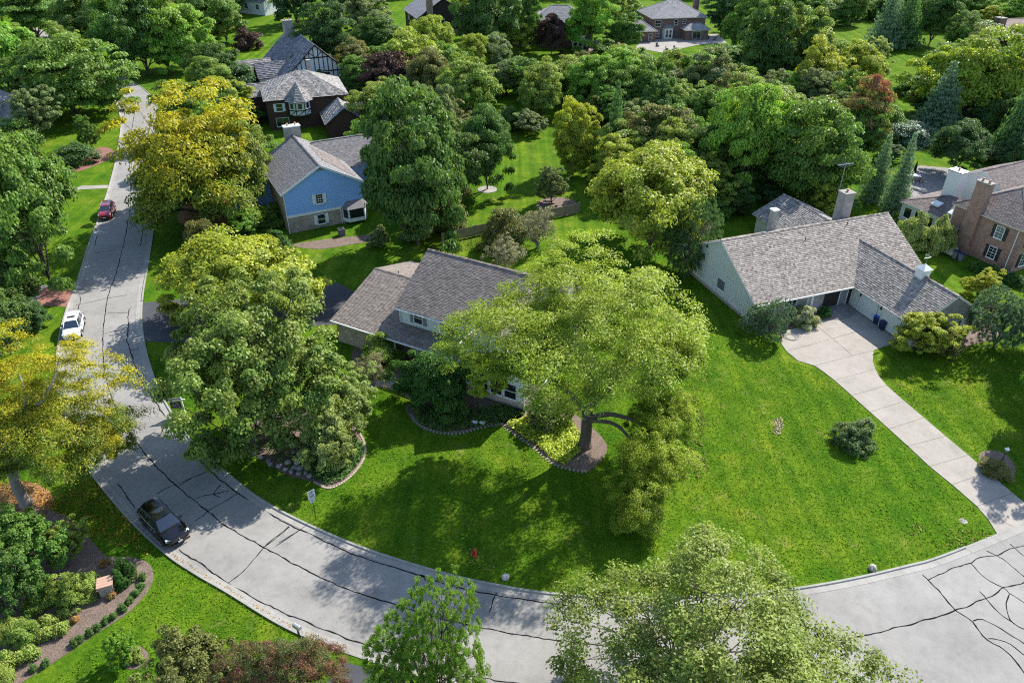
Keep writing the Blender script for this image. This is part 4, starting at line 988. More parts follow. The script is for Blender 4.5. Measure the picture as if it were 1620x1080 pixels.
crown_part(e, 'locust', 'locust', 1045, 650, 5.4, 3.1, 4.2, 1.0); crown_part(e, 'locust', 'locust', 1030, 722, 4.2, 3.5, 4.6, 2.2); crown_part(e, 'locust', 'locust', 1012, 790, 2.6, 2.7, 3.6, 5.2); crown_part(e, 'locust', 'locust', 1055, 545, 9.0, 4.0, 5, 4.4); crown_part(e, 'loose', 'locust', 775, 585, 7.0, 2.6, 3.6, 2.6)
limb(e, [(0, 0, 3.0), (965, 655, 4.2), (1010, 668, 4.6), (1040, 690, 4)], .28); limb(e, [(0, 0, 3.6), (900, 620, 6.0), (860, 590, 7.5), (800, 540, 9)], .34); limb(e, [(0, 0, 4.5), (930, 590, 8), (920, 500, 11), (910, 440, 13)], .42); limb(e, [(0, 0, 4.0), (980, 600, 7), (1030, 560, 8.5)], .3); limb(e, [(0, 0, 2.8), (975, 672, 4.2), (1010, 720, 4.0), (1012, 780, 2.8)], .2)
TRK = MB().tube([(0, 0, -.05), (0, 0, .15), (.05, 0, 1.5), (.05, .1, 3.4), (0, .2, 6)], [.75, .58, .48, .46, .36], 12); TRK.build('trunk', M['bark'], e, True)
# low front limb of the honey locust hangs towards the street
T('bigmaple', 432, 692, 446, 174, 'maple', 'broad dark green maple shading the curve of the street', rot=2.0)
T('maple', 392, 512, 366, 140, 'yellowgreen', 'yellow green maple behind the broad dark maple by the asphalt drive')
_b = at(42, 797); q = at(48, 648, 8.5)-_b
e = put('biglocust', _b, 12.6, 7.1, 'yellow', 'yellow honey locust leaning over the street beside the leaf litter', rot=1.2, off=(q.x, q.y), lift=1.0, trunk=False)
MB().tube([(0, 0, -.05), (0, 0, .2), (-.1, 0, 2), (0, .3, 4), (.3, .5, 7)], [.6, .45, .38, .33, .2], 10).build('trunk', M['lbark'], e, True)
for pts in ([(0, 0, 4.5), (60, 690, 7), (110, 650, 8.5)], [(0, .2, 5), (40, 640, 9), (30, 590, 10.5)], [(0, 0, 4), (90, 700, 6.5), (150, 690, 6.5)], [(0, .3, 5.5), (75, 620, 10), (95, 570, 11.5)]): limb(e, pts, .22, 'lbark')
crown_part(e, 'locust', 'yellow', 150, 690, 5.5, 2.8, 4, 2.0)
T('loose', 520, 732, 605, 56, 'pale', 'pale green crabapple in the brick edged bed', hmax=6)
T('loose', 553, 680, 565, 56, 'pale', 'pale leafed crabapple with bare twigs beside the front walk', hmax=6)
def hang(kind, px, py, z, hw, h, pal, label, **kw):
    """tree whose foot is out of the picture: crown centre seen at (px, py), assumed height z"""
    c = at(px, py, z); r = hw*depth(c)/FPX; cb = PROTO[kind][2]
    return put(kind, Vector((c.x, c.y, 0)), (z+h/2), r, pal, label, **kw)
hang('pine', 668, 1030, 6.0, 112, 9.0, 'pine', 'bright green pine with upright needle tufts beside the street', rot=.5)
hang('fine', 1165, 1048, 8.6, 312, 7.4, 'oliveg', 'fine leafed green tree standing over the wide paved bend')
hang('fine', 440, 1075, 4.5, 118, 6, 'wine', 'purple and green leafed small tree beside the mailbox')
hang('loose', 305, 1060, 3.5, 90, 5, 'olive', 'olive green small tree left of the purple leafed one')
# by the white house
T('shrub2', 607, 575, 522, 36, 'light', 'small light green tree before the garage wall', hmax=5)
T('lobed', 684, 640, 524, 72, 'yew', 'dense bright green yew tree before the front door', hmax=6.5)
T('shrub2', 712, 660, 585, 30, 'yew', 'narrow dark yew beside the front walk', hmax=4)
T('bare', 592, 612, 552, 32, 'bareleaf', 'bare branched shrub between the crabapple and the yew', cat='shrub', name='shrub', bark='lbark')
T('loose', 858, 672, 610, 30, 'grey', 'grey green shrub at the corner of the white house', cat='shrub', name='shrub', hmax=3)
T('loose', 895, 665, 622, 24, 'lime', 'lime green shrub behind the honey locust trunk', cat='shrub', name='shrub', hmax=3)
# mid ground
T('maple2', 662, 388, 108, 100, 'dark', 'tall dark green maple beside the blue gabled house')
T('locust', 328, 352, 120, 135, 'gold', 'golden yellow honey locust arching over the street')
T('maple', 390, 338, 190, 62, 'oliveg', 'green maple between the golden locust and the blue house')
T('shrub', 322, 408, 345, 36, 'olive', 'olive shrub on the lawn beside the street', cat='shrub', name='shrub')
T('maple', 80, 445, 205, 104, 'mid', 'round dark green tree shading the red paver drive')
T('lobed', 15, 330, 195, 75, 'light', 'light green tree beside the red mulch bed')
T('maple', 18, 560, 445, 62, 'dark', 'dark green shrubby tree beside the white car', hmax=7)
T('maple2', 122, 186, 38, 100, 'mid', 'large green tree on the street corner')
T('lobed', 20, 150, -10, 80, 'bright', 'bright green tree behind the white gabled house')
T('loose', 65, 222, 132, 46, 'grey', 'grey green crabapple beside the white gabled house')
T('loose', 146, 236, 172, 18, 'mid', 'slim young sapling on the corner lawn', hmax=6)
T('shrub', 122, 258, 222, 36, 'deep', 'dark shrub behind the white garden chair', cat='shrub', name='shrub')
for i, (bx, by, ty, hw, pl, lb) in enumerate([(150, 78, -40, 58, 'dark', 'dark street tree furthest along the far pavement'), (216, 114, -30, 62, 'mid', 'first of the street trees past the bend'), (234, 118, -26, 58, 'dark', 'twin trunked street tree past the bend'), (268, 112, -22, 62, 'bright', 'bright green street tree on the shaded verge'), (292, 112, -5, 60, 'bright', 'light crowned street tree nearest the plum bush'), (338, 70, -30, 52, 'mid', 'green tree behind the verge trees')]):
    T('maple' if i % 2 else 'maple2', bx, by, ty, hw, pl, lb)
T('maple', 345, 140, 62, 48, 'dark', 'dark tree left of the half timbered house')
T('shrub', 380, 150, 95, 34, 'deep', 'dark low tree beside the hipped brown house')
T('shrub2', 392, 78, 38, 26, 'plum', 'round plum coloured bush by the far drive', cat='shrub', name='shrub')
T('tall', 455, 198, 160, 13, 'needle', 'first of two small arborvitae under the turret', group=None, hmax=5)
T('tall', 482, 196, 160, 13, 'needle', 'second of two small arborvitae under the turret', hmax=5)
T('tall', 525, 118, -12, 52, 'deep', 'dark evergreen tree behind the half timbered gable')
T('loose', 578, 62, -22, 46, 'grey', 'grey green tree left of the black brown house')
T('maple', 605, 100, 22, 44, 'dark', 'dark olive tree above the yellow green one')
T('lobed', 665, 142, 34, 78, 'lime', 'yellow green tree behind the plum coloured tree')
T('maple', 622, 160, 74, 54, 'plum', 'plum coloured tree beside the tall dark maple')
T('maple2', 570, 150, 80, 40, 'mid', 'mid green tree beside the half timbered gable')
T('loose', 700, 275, 130, 45, 'grey', 'thin grey green tree behind the tall dark maple')
T('maple', 771, 300, 160, 54, 'dark', 'round dark tree with a stone ring on the back lawn')
T('loose', 740, 180, 85, 42, 'light', 'light green tree at the edge of the shaded lawn')
T('shrub2', 680, 330, 290, 40, 'grey', 'grey leafed shrub under the tall dark maple', cat='shrub', name='shrub')
T('shrub', 712, 362, 318, 34, 'olive', 'olive shrub against the wooden fence', cat='shrub', name='shrub')
T('shrub', 795, 392, 325, 42, 'olive', 'brownish shrub growing over the middle of the fence', cat='shrub', name='shrub')
T('bare', 850, 392, 322, 40, 'bareleaf', 'grey twiggy shrub growing over the fence', cat='shrub', name='shrub', bark='lbark')
T('bare', 800, 425, 370, 38, 'bareleaf', 'twiggy grey shrub behind the white house roof', cat='shrub', name='shrub', bark='lbark')
T('loose', 872, 322, 258, 26, 'grey', 'small grey green tree on the back lawn mulch')
hedge = [(755,150,95,46),(800,150,84,50),(850,158,84,56),(905,160,84,56),(958,152,90,50),(1000,158,108,40)]
for i, (bx, by, ty, hw) in enumerate(hedge): T(('loose', 'lobed', 'loose', 'maple')[i % 4], bx, by, ty, hw, ('light', 'grey', 'mid')[i % 3], ('light bushy tree at the street end of the row behind the back lawn', 'grey green bushy tree next to the row end behind the back lawn', 'mid green airy tree in the back lawn row', 'light rounded tree in the middle of the back lawn row', 'grey green airy tree towards the patio in the back lawn row', 'mid green tree ending the back lawn row')[i], group='trees in the row behind the back lawn')
T('loose', 838, 212, 170, 30, 'grey', 'grey green tree at the side of the back lawn'); T('shrub', 805, 205, 165, 26, 'dark', 'dark shrub beside the grey green lawn tree', cat='shrub', name='shrub')
T('maple2', 908, 272, 148, 44, 'yellowgreen', 'tree with a yellow green top beside the dark spire evergreen')
T('spruce', 968, 268, 130, 24, 'needle', 'dark spire shaped evergreen in the middle distance')
T('maple', 1040, 275, 158, 72, 'olive', 'brownish olive tree behind the large lime tree')
T('loose', 985, 180, 128, 36, 'plum', 'small mauve leafed tree', hmax=8)
T('maple', 1028, 392, 218, 120, 'lime', 'large lime yellow maple at the back corner of the lot')
T('pine', 1085, 432, 300, 48, 'needle', 'ragged pine at the corner of the ranch house', bark='lbark')
mids = [(1030,148,90,46,'mid','green tree below the pale patio'),(1085,150,80,48,'grey','grey green tree below the patio edge'),(1130,170,70,52,'grey','grey green tree right of the patio'),(1060,196,124,50,'light','light green tree in front of the patio trees'),(1110,210,132,44,'mid','green tree above the olive one'),(1165,160,100,40,'yellowgreen','yellowish tree beside the willow like tree')]
for i, (bx, by, ty, hw, pl, lb) in enumerate(mids): T(('loose', 'maple', 'lobed')[i % 3], bx, by, ty, hw, pl, lb)
T('maple', 1170, 312, 125, 78, 'bright', 'large green tree behind the ranch house chimney')
T('maple2', 1265, 318, 138, 92, 'mid', 'broad green tree behind the ranch house roof')
T('lobed', 1318, 262, 196, 30, 'gold', 'small golden tree among the green ones')
T('tall', 1358, 250, 108, 50, 'redtip', 'tall tree with reddening crown beside the blue spruces')
T('maple', 1225, 215, 130, 60, 'light', 'light green tree behind the ranch garden')
T('maple2', 1215, 140, -20, 62, 'dark', 'dark tree right of the far brick house')
T('lobed', 1268, 135, 0, 70, 'light', 'willow like light green tree with drooping crown')
T('lobed', 1290, 165, 50, 62, 'yellowgreen', 'yellow green tree before the willow like tree'); T('maple', 1345, 150, 60, 46, 'lime', 'lime tree with yellow tips beside the lawn strip')
T('loose', 1372, 130, 58, 34, 'pale', 'pale grey green tree by the lawn strip')
T('spruce', 1395, 78, -34, 36, 'blue', 'blue green conifer beyond the lawn strip'); T('spruce', 1425, 76, -30, 32, 'needle', 'dark conifer beyond the lawn strip'); T('maple', 1470, 70, -24, 44, 'dark', 'dark round tree beside the far conifers')
T('maple2', 1345, 40, -30, 26, 'mid', 'small far tree in the lawn strip')
T('lobed', 1520, 192, 26, 92, 'lime', 'large yellow tinted tree before the brown roofed house')
T('maple2', 1592, 175, 60, 58, 'light', 'light green tree at the far right edge of the yard')
T('spruce', 1478, 205, 95, 44, 'blue', 'broad blue spruce before the yellow tinted tree')
T('bare', 1545, 190, 95, 44, 'bareleaf', 'half bare grey tree beside the broad blue spruce'); T('spruce', 1600, 245, 95, 46, 'needle', 'tall dark spruce right of the half bare tree')
T('shrub', 1440, 225, 190, 40, 'blue', 'low blue juniper mound on the back lawn', cat='shrub', name='shrub')
T('maple', 1508, 275, 184, 50, 'deep', 'round dark crabapple on the lawn behind the brick house')
T('spruce', 1380, 318, 214, 30, 'blue', 'blue spruce behind the ranch house, the wider of the pair'); T('spruce', 1412, 335, 212, 26, 'blue', 'slim blue spruce beside the patio')
T('loose', 1305, 345, 285, 30, 'yellowgreen', 'small yellowish tree beside the tall ranch chimney', hmax=6); T('shrub2', 1275, 322, 285, 22, 'light', 'light shrub behind the dark rear roof', cat='shrub', name='shrub')
T('shrub2', 1440, 392, 322, 28, 'pale', 'pale round tree at the brick house corner, nearer the patio', hmax=5); T('shrub2', 1478, 398, 326, 26, 'pale', 'pale round tree against the brick house wall', hmax=5)
# ranch front
T('pine', 1208, 532, 455, 40, 'blue', 'blue green spruce at the front corner of the ranch house', hmax=4.6)
T('shrub2', 1270, 512, 472, 28, 'hydra', 'hydrangea bush with fading pink blooms', cat='shrub', name='shrub', hmax=2.2)
T('shrub', 1303, 500, 482, 12, 'yew', 'small dark shrub beside the porch steps', cat='shrub', name='shrub', hmax=1.2)
T('loose', 1452, 553, 455, 56, 'yellowgreen', 'small multi stemmed magnolia before the garage wing', hmax=4.6)
T('loose', 1490, 560, 505, 34, 'olive', 'low bushy tree beside the magnolia', hmax=2.8); T('pine', 1572, 548, 425, 55, 'blue', 'blue grey evergreen at the end of the garage wing', hmax=7)
T('loose', 1545, 470, 425, 34, 'yellowgreen', 'yellowish shrub between the garage wing and the brick house', hmax=4)
T('clipped', 1348, 700, 640, 38, 'box', 'round clipped boxwood on the lawn beside the concrete drive', cat='shrub', name='shrub', hmax=2.3)
T('shrub', 1574, 746, 710, 30, 'olive', 'low mounded shrub at the foot of the lamp post', cat='shrub', name='shrub', hmax=1.0)
for i, (bx, by, hw) in enumerate([(1545,428,16),(1570,437,16),(1592,446,18),(1612,452,18)]): T('clipped', bx, by, by-18, hw, 'yew', 'clipped yew in the hedge along the brick house', cat='shrub', name='shrub', group='yews along the brick house', hmax=1.5)
# tall far trees along the top
far = [(775,86,-50,58,'dark','tall tree in front of the dark brick house'),(835,80,-40,30,'mid','slender tall tree left of the plum tree'),(930,82,-45,46,'bright','tall bright tree right of the dark brick house'),(975,60,-35,40,'light','light tree between the two brick houses'),(1175,88,-30,46,'mid','tall green tree right of the grey hipped roof'),(1140,55,-30,36,'deep','deep green tree behind the grey hipped roof'),(765,62,-50,40,'mid','green tree right of the black brown house'),(470,40,-60,46,'deep','deep green tree above the half timbered house'),(420,20,-60,40,'mid','green tree at the end of the far street'),(540,30,-60,46,'dark','dark tree at the top behind the gable'),(1520,36,-40,40,'mid','far green tree above the yellow tinted tree'),(1600,45,-20,40,'bright','far bright tree beside the brown roof'),(1440,20,-60,46,'dark','far dark tree beyond the conifers'),(1260,30,-55,46,'mid','far tree above the willow like tree'),(1085,-8,-70,50,'dark','far tree behind the grey hipped roof'),(640,-6,-70,50,'dark','far tree behind the black brown house'),(880,-6,-70,56,'mid','far tree behind the pale hipped roof'),(60,60,-40,60,'mid','far tree beside the street'),(300,20,-60,50,'dark','far dark tree beyond the street trees')]
for i, (bx, by, ty, hw, pl, lb) in enumerate(far): T(('maple2', 'loose', 'tall')[i % 3], bx, by, ty, hw, pl, lb, hmax=24)
T('maple', 872, 86, 18, 30, 'plum', 'plum tree before the dark brick house')
sh = [(960,88,58,26,'mid'),(985,100,66,28,'light'),(1015,100,72,24,'mid'),(705,100,62,30,'light'),(745,95,70,24,'grey')]
for i, (bx, by, ty, hw, pl) in enumerate(sh): T('shrub2', bx, by, ty, hw, pl, 'green bush in the far back yards', cat='shrub', name='shrub', group='bushes in the far back yards')
T('shrub2', 1036, 128, 108, 8, 'rust', 'small rust red sapling below the patio', cat='shrub', name='shrub')
put('maple', Vector((57, 64.4, 0)), 14, 5.2, 'dark', 'large dark tree beyond the lawn right of the concrete drive')
put('maple2', Vector((47.6, 52.6, 0)), 12, 3.6, 'mid', 'tree beyond the lamp post that shades its lawn')
und = [(500,140,46,'deep'),(560,108,40,'mid'),(590,150,36,'dark'),(650,172,40,'mid'),(690,168,42,'light'),(715,200,40,'mid'),(725,235,38,'grey'),(690,235,40,'dark'),(735,262,36,'dark'),(935,255,36,'dark'),(985,262,36,'grey'),(1000,240,34,'olive'),(1070,262,40,'mid'),(1100,290,44,'dark'),(1125,265,46,'bright'),(1150,240,44,'light'),(1120,235,40,'mid'),(1195,265,48,'mid'),(1200,225,46,'bright'),(1245,260,46,'bright'),(1290,262,44,'mid'),(1330,280,36,'light'),(1160,335,40,'dark'),(1120,340,40,'mid'),(1215,320,30,'deep'),(1255,215,40,'light'),(1300,200,40,'lime'),(1330,190,34,'mid'),(1210,185,46,'mid'),(1250,170,46,'bright'),(1185,200,40,'grey'),(1145,190,40,'grey'),(1100,180,40,'mid'),(1060,165,40,'grey'),(1015,175,40,'mid'),(960,175,36,'grey'),(940,195,34,'olive'),(1010,205,40,'grey'),(1400,205,30,'mid'),(1405,255,22,'deep'),(1465,180,40,'deep'),(1445,150,36,'mid'),(1560,210,44,'deep'),(1590,215,44,'dark'),(1620,200,44,'mid'),(1560,255,30,'deep'),(1600,262,36,'deep'),(760,45,40,'mid'),(1000,40,36,'mid'),(960,30,36,'light'),(1150,110,44,'mid'),(1190,115,40,'dark'),(1310,110,40,'light'),(1500,110,44,'mid'),(1555,75,44,'mid'),(1490,30,40,'dark'),(1400,30,40,'mid'),(1310,40,40,'mid'),(30,235,44,'mid'),(-5,380,60,'mid'),(40,395,50,'dark'),(20,470,46,'dark'),(55,520,40,'deep'),(10,440,44,'mid'),(420,170,26,'deep'),(395,195,30,'mid'),(370,260,40,'dark'),(420,300,36,'mid'),(430,355,30,'mid'),(395,375,34,'bright'),(350,390,26,'olive'),(440,395,26,'yew'),(600,388,24,'grey'),(660,375,30,'grey'),(690,360,28,'olive'),(590,120,34,'mid')]
looks = {'deep': 'deep green', 'mid': 'mid green', 'dark': 'dark green', 'light': 'light green', 'grey': 'grey green', 'olive': 'olive', 'bright': 'bright green', 'lime': 'lime green', 'yew': 'glossy green'}
marks = [('the half timbered house', 500, 95), ('the turreted brown house', 480, 180), ('the blue gabled house', 440, 340), ('the golden street locust', 330, 300), ('the plum coloured tree', 622, 120), ('the tall dark maple', 650, 250), ('the stone ringed lawn tree', 771, 250), ('the wooden fence', 690, 370), ('the shaded back lawn', 840, 190), ('the dark spire evergreen', 960, 225), ('the brownish olive tree', 1040, 235), ('the large lime maple', 1100, 320), ('the pale far patio', 1060, 120), ('the ranch house chimney', 1190, 300), ('the small golden tree', 1310, 250), ('the willow like tree', 1250, 170), ('the lawn strip', 1350, 90), ('the blue spruces', 1400, 240), ('the half bare tree', 1550, 190), ('the round dark crabapple', 1560, 258), ('the yellow tinted tree', 1520, 90), ('the far conifers', 1440, 30), ('the far brick house', 960, 40), ('the red paver drive', 25, 450), ('the white gabled house', 30, 240)]
seen = {}
for i, (bx, by, hw, pl) in enumerate(und):
    near = min(marks, key=lambda m_: math.hypot((m_[1]-bx), (m_[2]-by)*1.6))[0]; form = ('airy', 'dense', 'lobed', 'rounded', 'full')[i % 5]
    T(('loose', 'shrub2', 'lobed', 'shrub', 'maple')[i % 5], bx, by, by-hw*(1.0+.5*rnd.random()), hw, pl, form+' '+looks[pl]+' bush beside '+near, cat='shrub', name='shrub', group='bushes in the back yard thickets')
for i, (bx, by, hw, pl) in enumerate([]): T(('loose', 'shrub2', 'lobed', 'shrub', 'maple')[i % 5], bx, by, by-hw*(1.0+.5*rnd.random()), hw, pl, looks[pl]+' bush in the thickets between the back yards', cat='shrub', name='shrub', group=looks[pl]+' thicket bushes')
keep = [(395,20,560,215),(425,195,590,400),(625,-5,728,62),(820,-5,935,98),(995,-5,1155,98),(-10,105,48,235),(1575,25,1630,85),(1425,235,1630,470),(745,200,925,345),(745,140,865,186),(1390,85,1475,275),(70,105,262,330),(40,300,250,560),(1170,290,1420,560),(1335,40,1420,150),(225,85,330,125),(1460,225,1560,280),(560,340,1000,460)]
rg_ = random.Random(5); nf = 0
for gy in range(2, 330, 17):
    for gx in range(-10, 1640, 62):
        bx, by = gx+rg_.uniform(-26, 26), gy+rg_.uniform(-7, 7); hw = (26+by*.10)*rg_.uniform(.8, 1.2)
        if any(a < bx < c and b < by < d for a, b, c, d in keep) or any(a-8 < bx < c+8 and b < by-hw*1.1 < d for a, b, c, d in keep): continue
        if rg_.random() < .42: continue
        pl = rg_.choice(['mid', 'light', 'dark', 'bright', 'grey', 'mid', 'lime', 'olive', 'light']); kd = rg_.choice(['maple', 'maple2', 'loose', 'lobed', 'tall'])
        near = min(marks, key=lambda m_: math.hypot((m_[1]-bx), (m_[2]-by)*1.6))[0]
        T(kd, bx, by, by-hw*2.0*rg_.uniform(.8, 1.15), hw, pl, {'maple': 'round', 'maple2': 'tall domed', 'loose': 'airy', 'lobed': 'lumpy', 'tall': 'narrow'}[kd]+' '+looks[pl]+' tree near '+near, group='trees filling the back yards', hmax=16); nf += 1
print('fill trees', nf)
# left garden
T('loose', 60, 905, 790, 70, 'mid', 'tall green viburnum in the mulch garden', hmax=5.5); T('loose', 25, 965, 850, 62, 'dark', 'dark green bush beside the viburnum', hmax=5); T('loose', 112, 880, 815, 40, 'light', 'light airy bush by the leaf littered lawn', hmax=3.4)
T('clipped', 122, 945, 888, 38, 'light', 'rounded pale green bush left of the brick pillar', cat='shrub', name='shrub', hmax=2.4)
for i, (bx, by, hw) in enumerate([(196, 903, 13), (208, 914, 13), (192, 927, 15)]): T('clipped', bx, by, by-26, hw, 'yew', ('clipped yew ball furthest from the brick pillar', 'clipped yew ball between two others by the pillar', 'clipped yew ball touching the brick pillar')[i], cat='shrub', name='shrub', hmax=1.5)
for bx, by in [(226,916),(224,930),(214,941),(204,954),(195,965),(179,977),(167,985),(156,994),(143,1003),(129,1012),(118,1020),(72,1052),(54,1060)]: T('plant', bx, by, by-9, 8, 'ivy', 'small green mound in the row along the mulch bed edge', cat='plant', name='plant', group='mounds along the mulch bed edge', hmax=.6)
for bx, by, hw in [(78,985,16),(95,1000,17),(70,1008,16),(50,1035,17),(30,1045,17),(100,975,12),(10,1060,18),(12,1040,14),(215,1036,10),(205,1046,10),(222,1045,9)]: T('plant', bx, by, by-hw, hw, 'hosta', 'yellow edged hosta clump in the mulch beds', cat='plant', name='plant', group='hostas in the mulch beds', hmax=.8)
for bx, by, hw in [(40,1012,26),(15,1005,24),(60,960,24),(90,945,20),(0,1085,30)]: T('shrub', bx, by, by-hw*1.1, hw, 'light', 'leafy perennial clump among the hostas', cat='plant', name='plant', group='leafy perennials in the mulch garden', hmax=1.4)
for bx, by in [(176,945),(118,982),(168,892)]: T('plant', bx, by, by-8, 9, 'rust', 'rust coloured dying plant in the mulch', cat='plant', name='plant', group='rust coloured plants in the mulch', hmax=.6)
T('loose', 196, 1050, 985, 28, 'bright', 'young green sapling in the small oval bed', hmax=3)
# ground covers (nobody could count their leaves)
def cover(name, px, pal, dens, size, hgt, label, seed=1):
    P = [at(*p) for p in px]; rg = np.random.default_rng(seed); x0, x1 = min(p.x for p in P), max(p.x for p in P); y0, y1 = min(p.y for p in P), max(p.y for p in P)
    n = int((x1-x0)*(y1-y0)*dens); X = rg.uniform(x0, x1, n); Y = rg.uniform(y0, y1, n); ins = np.zeros(n, bool); m = len(P)
    for i in range(m):
        a, b = P[i], P[(i+1) % m]
        c = ((a.y > Y) != (b.y > Y)) & (X < (b.x-a.x)*(Y-a.y)/((b.y-a.y) or 1e-9)+a.x); ins ^= c
    X, Y = X[ins], Y[ins]; n = len(X)
    H = hgt*(.35+.65*(.5+.5*np.sin(X*2.1+1.3*np.sin(Y*1.7))*np.cos(Y*2.4+X*.6)))*rg.random(n)
    N_ = rg.normal(size=(n, 3))*.6+np.array([0, 0, .9])
    me = leaf_mesh(name, np.stack([X, Y, H+.02], 1), N_, size*rg.uniform(.6, 1.4, n), rg.random(n), rg.random(n), .6, seed)
    o = link(name, me, F[pal]); return tag(o, label, name.replace('_', ' '), kind='stuff')
cover('ground_cover', [(800,672),(822,688),(848,705),(876,730),(893,736),(918,715),(920,690),(905,668),(870,655),(835,660)], 'limecover', 190, .22, .5, 'lime green ground cover round the honey locust trunk', 3)
cover('ground_cover', [(655,655),(665,672),(700,684),(745,678),(790,670),(830,655),(800,640),(740,650),(690,640)], 'ivy', 170, .2, .35, 'dark ivy along the front of the white house', 4)
cover('ground_cover', [(500,700),(560,690),(575,705),(574,722),(564,738),(544,758),(520,768),(498,758),(480,735)], 'ivy', 190, .2, .4, 'mottled ivy in the brick edged bed', 5)
cover('ground_cover', [(1098,428),(1150,480),(1195,520),(1205,512),(1165,468),(1112,424)], 'deep', 160, .22, .5, 'dark low planting along the ranch side wall', 6)
cover('ground_cover', [(395,690),(430,725),(470,748),(495,755),(490,730),(440,700)], 'mid', 40, .2, .3, 'sparse plants among the edging rocks', 7)
F['litter'] = foliage('fallen leaves', (.17, .075, .018), (.26, .15, .035), .5, trans=.1, spec=.1)
def litter(px, dens, label, seed): return cover('fallen_leaves', px, 'litter', dens, .13, .02, label, seed)
litter([(60,800),(150,752),(183,793),(218,832),(250,866),(235,880),(190,862),(150,850),(95,830)], 42, 'orange fallen leaves scattered over the roadside lawn', 8)
litter([(0,830),(0,760),(60,760),(95,800),(60,830)], 70, 'orange fallen leaves round the big yellow locust trunk', 9)
litter([(290,355),(310,305),(400,302),(420,330),(390,350)], 30, 'orange leaves under the golden locust', 10)
lt = cover('fallen_leaves', [(212,832),(262,878),(308,908),(356,935),(436,984),(498,1012),(502,1007),(442,978),(362,929),(315,901),(270,870),(222,828)], 'litter', 55, .10, .012, 'brown leaf drift in the gutter by the black car', 11); lt.location.z = .02

# grass blades on the nearer lawns
F['turf'] = foliage('grass blades', (.050, .100, .005), (.11, .13, .016), .26, trans=.25, rough=.8, spec=.05)
F['bareearth'] = foliage('pale thatch', (.20, .165, .13), (.24, .21, .17), .5, trans=.05, rough=.9, spec=.05)
F['dry'] = foliage('dry grass', (.085, .075, .026), (.13, .11, .05), .5, trans=.1, rough=.9, spec=.05)
def inside(X, Y, P):
    ins = np.zeros(len(X), bool); m = len(P)
    for i in range(m):
        a, b = P[i], P[(i+1) % m]; ins ^= ((a.y > Y) != (b.y > Y)) & (X < (b.x-a.x)*(Y-a.y)/((b.y-a.y) or 1e-9)+a.x)
    return ins
def turf(px, dens, label, seed):
    rg = np.random.default_rng(seed); P = [at(*p) for p in px]; x0, x1 = min(p.x for p in P), max(p.x for p in P); y0, y1 = min(p.y for p in P), max(p.y for p in P)
    n = int((x1-x0)*(y1-y0)*dens); X = rg.uniform(x0, x1, n); Y = rg.uniform(y0, y1, n); k = inside(X, Y, P)
    for b in BED.values(): k &= ~inside(X, Y, catmull([at(*p) for p in b], 4, True))
    for b in slabs: k &= ~inside(X, Y, [at(*p) for p in b])
    X, Y = X[k], Y[k]; n = len(X)
    pat = .5+.5*np.sin(X*.55+1.7*np.sin(Y*.31))*np.cos(Y*.47+1.3*np.sin(X*.23))
    me = leaf_mesh('grass', np.stack([X, Y, rg.uniform(.0, .05, n)], 1), rg.normal(size=(n, 3))*.55+np.array([0, 0, .8]), .17*rg.uniform(.5, 1.4, n), 0.2+.16*pat+.26*(.5+.5*np.sin(X*5.4+.25*Y+.6*np.sin(Y*.2)))+.35*(rg.random(n)-.3), rg.random(n)*.85+.15*pat, .32, seed)
    tag(link('grass', me, F['turf']), label, 'grass', kind='stuff')
turf([(229,560),(245,600),(300,690),(400,778),(500,832),(620,880),(760,918),(900,938),(1050,942),(1250,928),(1440,890),(1576,843),(1540,802),(1470,740),(1320,605),(1285,582),(1240,568),(1225,530),(1190,510),(1100,430),(1060,430),(960,470),(840,640),(700,700),(660,640),(600,610),(560,660),(480,640),(300,560)], 46, 'short grass blades of the corner lawn', 21)
turf([(1395,555),(1388,590),(1530,715),(1640,810),(1700,760),(1700,560),(1600,540),(1480,560)], 46, 'short grass blades right of the concrete drive', 22)
turf([(150,760),(215,832),(310,910),(440,990),(540,1035),(480,1100),(60,1100),(250,930),(215,875),(130,830),(90,800)], 50, 'short grass blades of the lower lawn by the mulch bed', 23)

for i, (px, dn, lb) in enumerate([([(1225,662),(1236,660),(1240,672),(1234,688),(1224,686)], 260, 'pale bare spot in the middle of the lawn'), ([(1075,640),(1100,625),(1118,660),(1110,700),(1122,740),(1105,765),(1085,720)], 34, 'thin dry grass beside the drooping locust limb'), ([(1090,560),(1115,555),(1125,600),(1100,625),(1085,600)], 16, 'faint dry grass under the locust edge'), ([(1500,836),(1560,838),(1574,846),(1520,866),(1480,874)], 22, 'dry grass along the kerb by the drive'), ([(735,868),(765,862),(790,890),(775,908),(745,895)], 24, 'worn dry grass round the hydrant'), ([(1420,835),(1450,826),(1470,838),(1440,850)], 18, 'pale dry patch near the lot corner'), ([(1390,590),(1420,600),(1480,650),(1470,660),(1410,622)], 8, 'faint dry grass beside the concrete drive'), ([(660,395),(760,372),(800,372),(770,392),(690,405)], 22, 'dry thin grass along the wooden fence')]):
    o = cover('dry_grass', px, 'bareearth' if i == 0 else 'dry', dn, .17, .06, lb, 40+i)
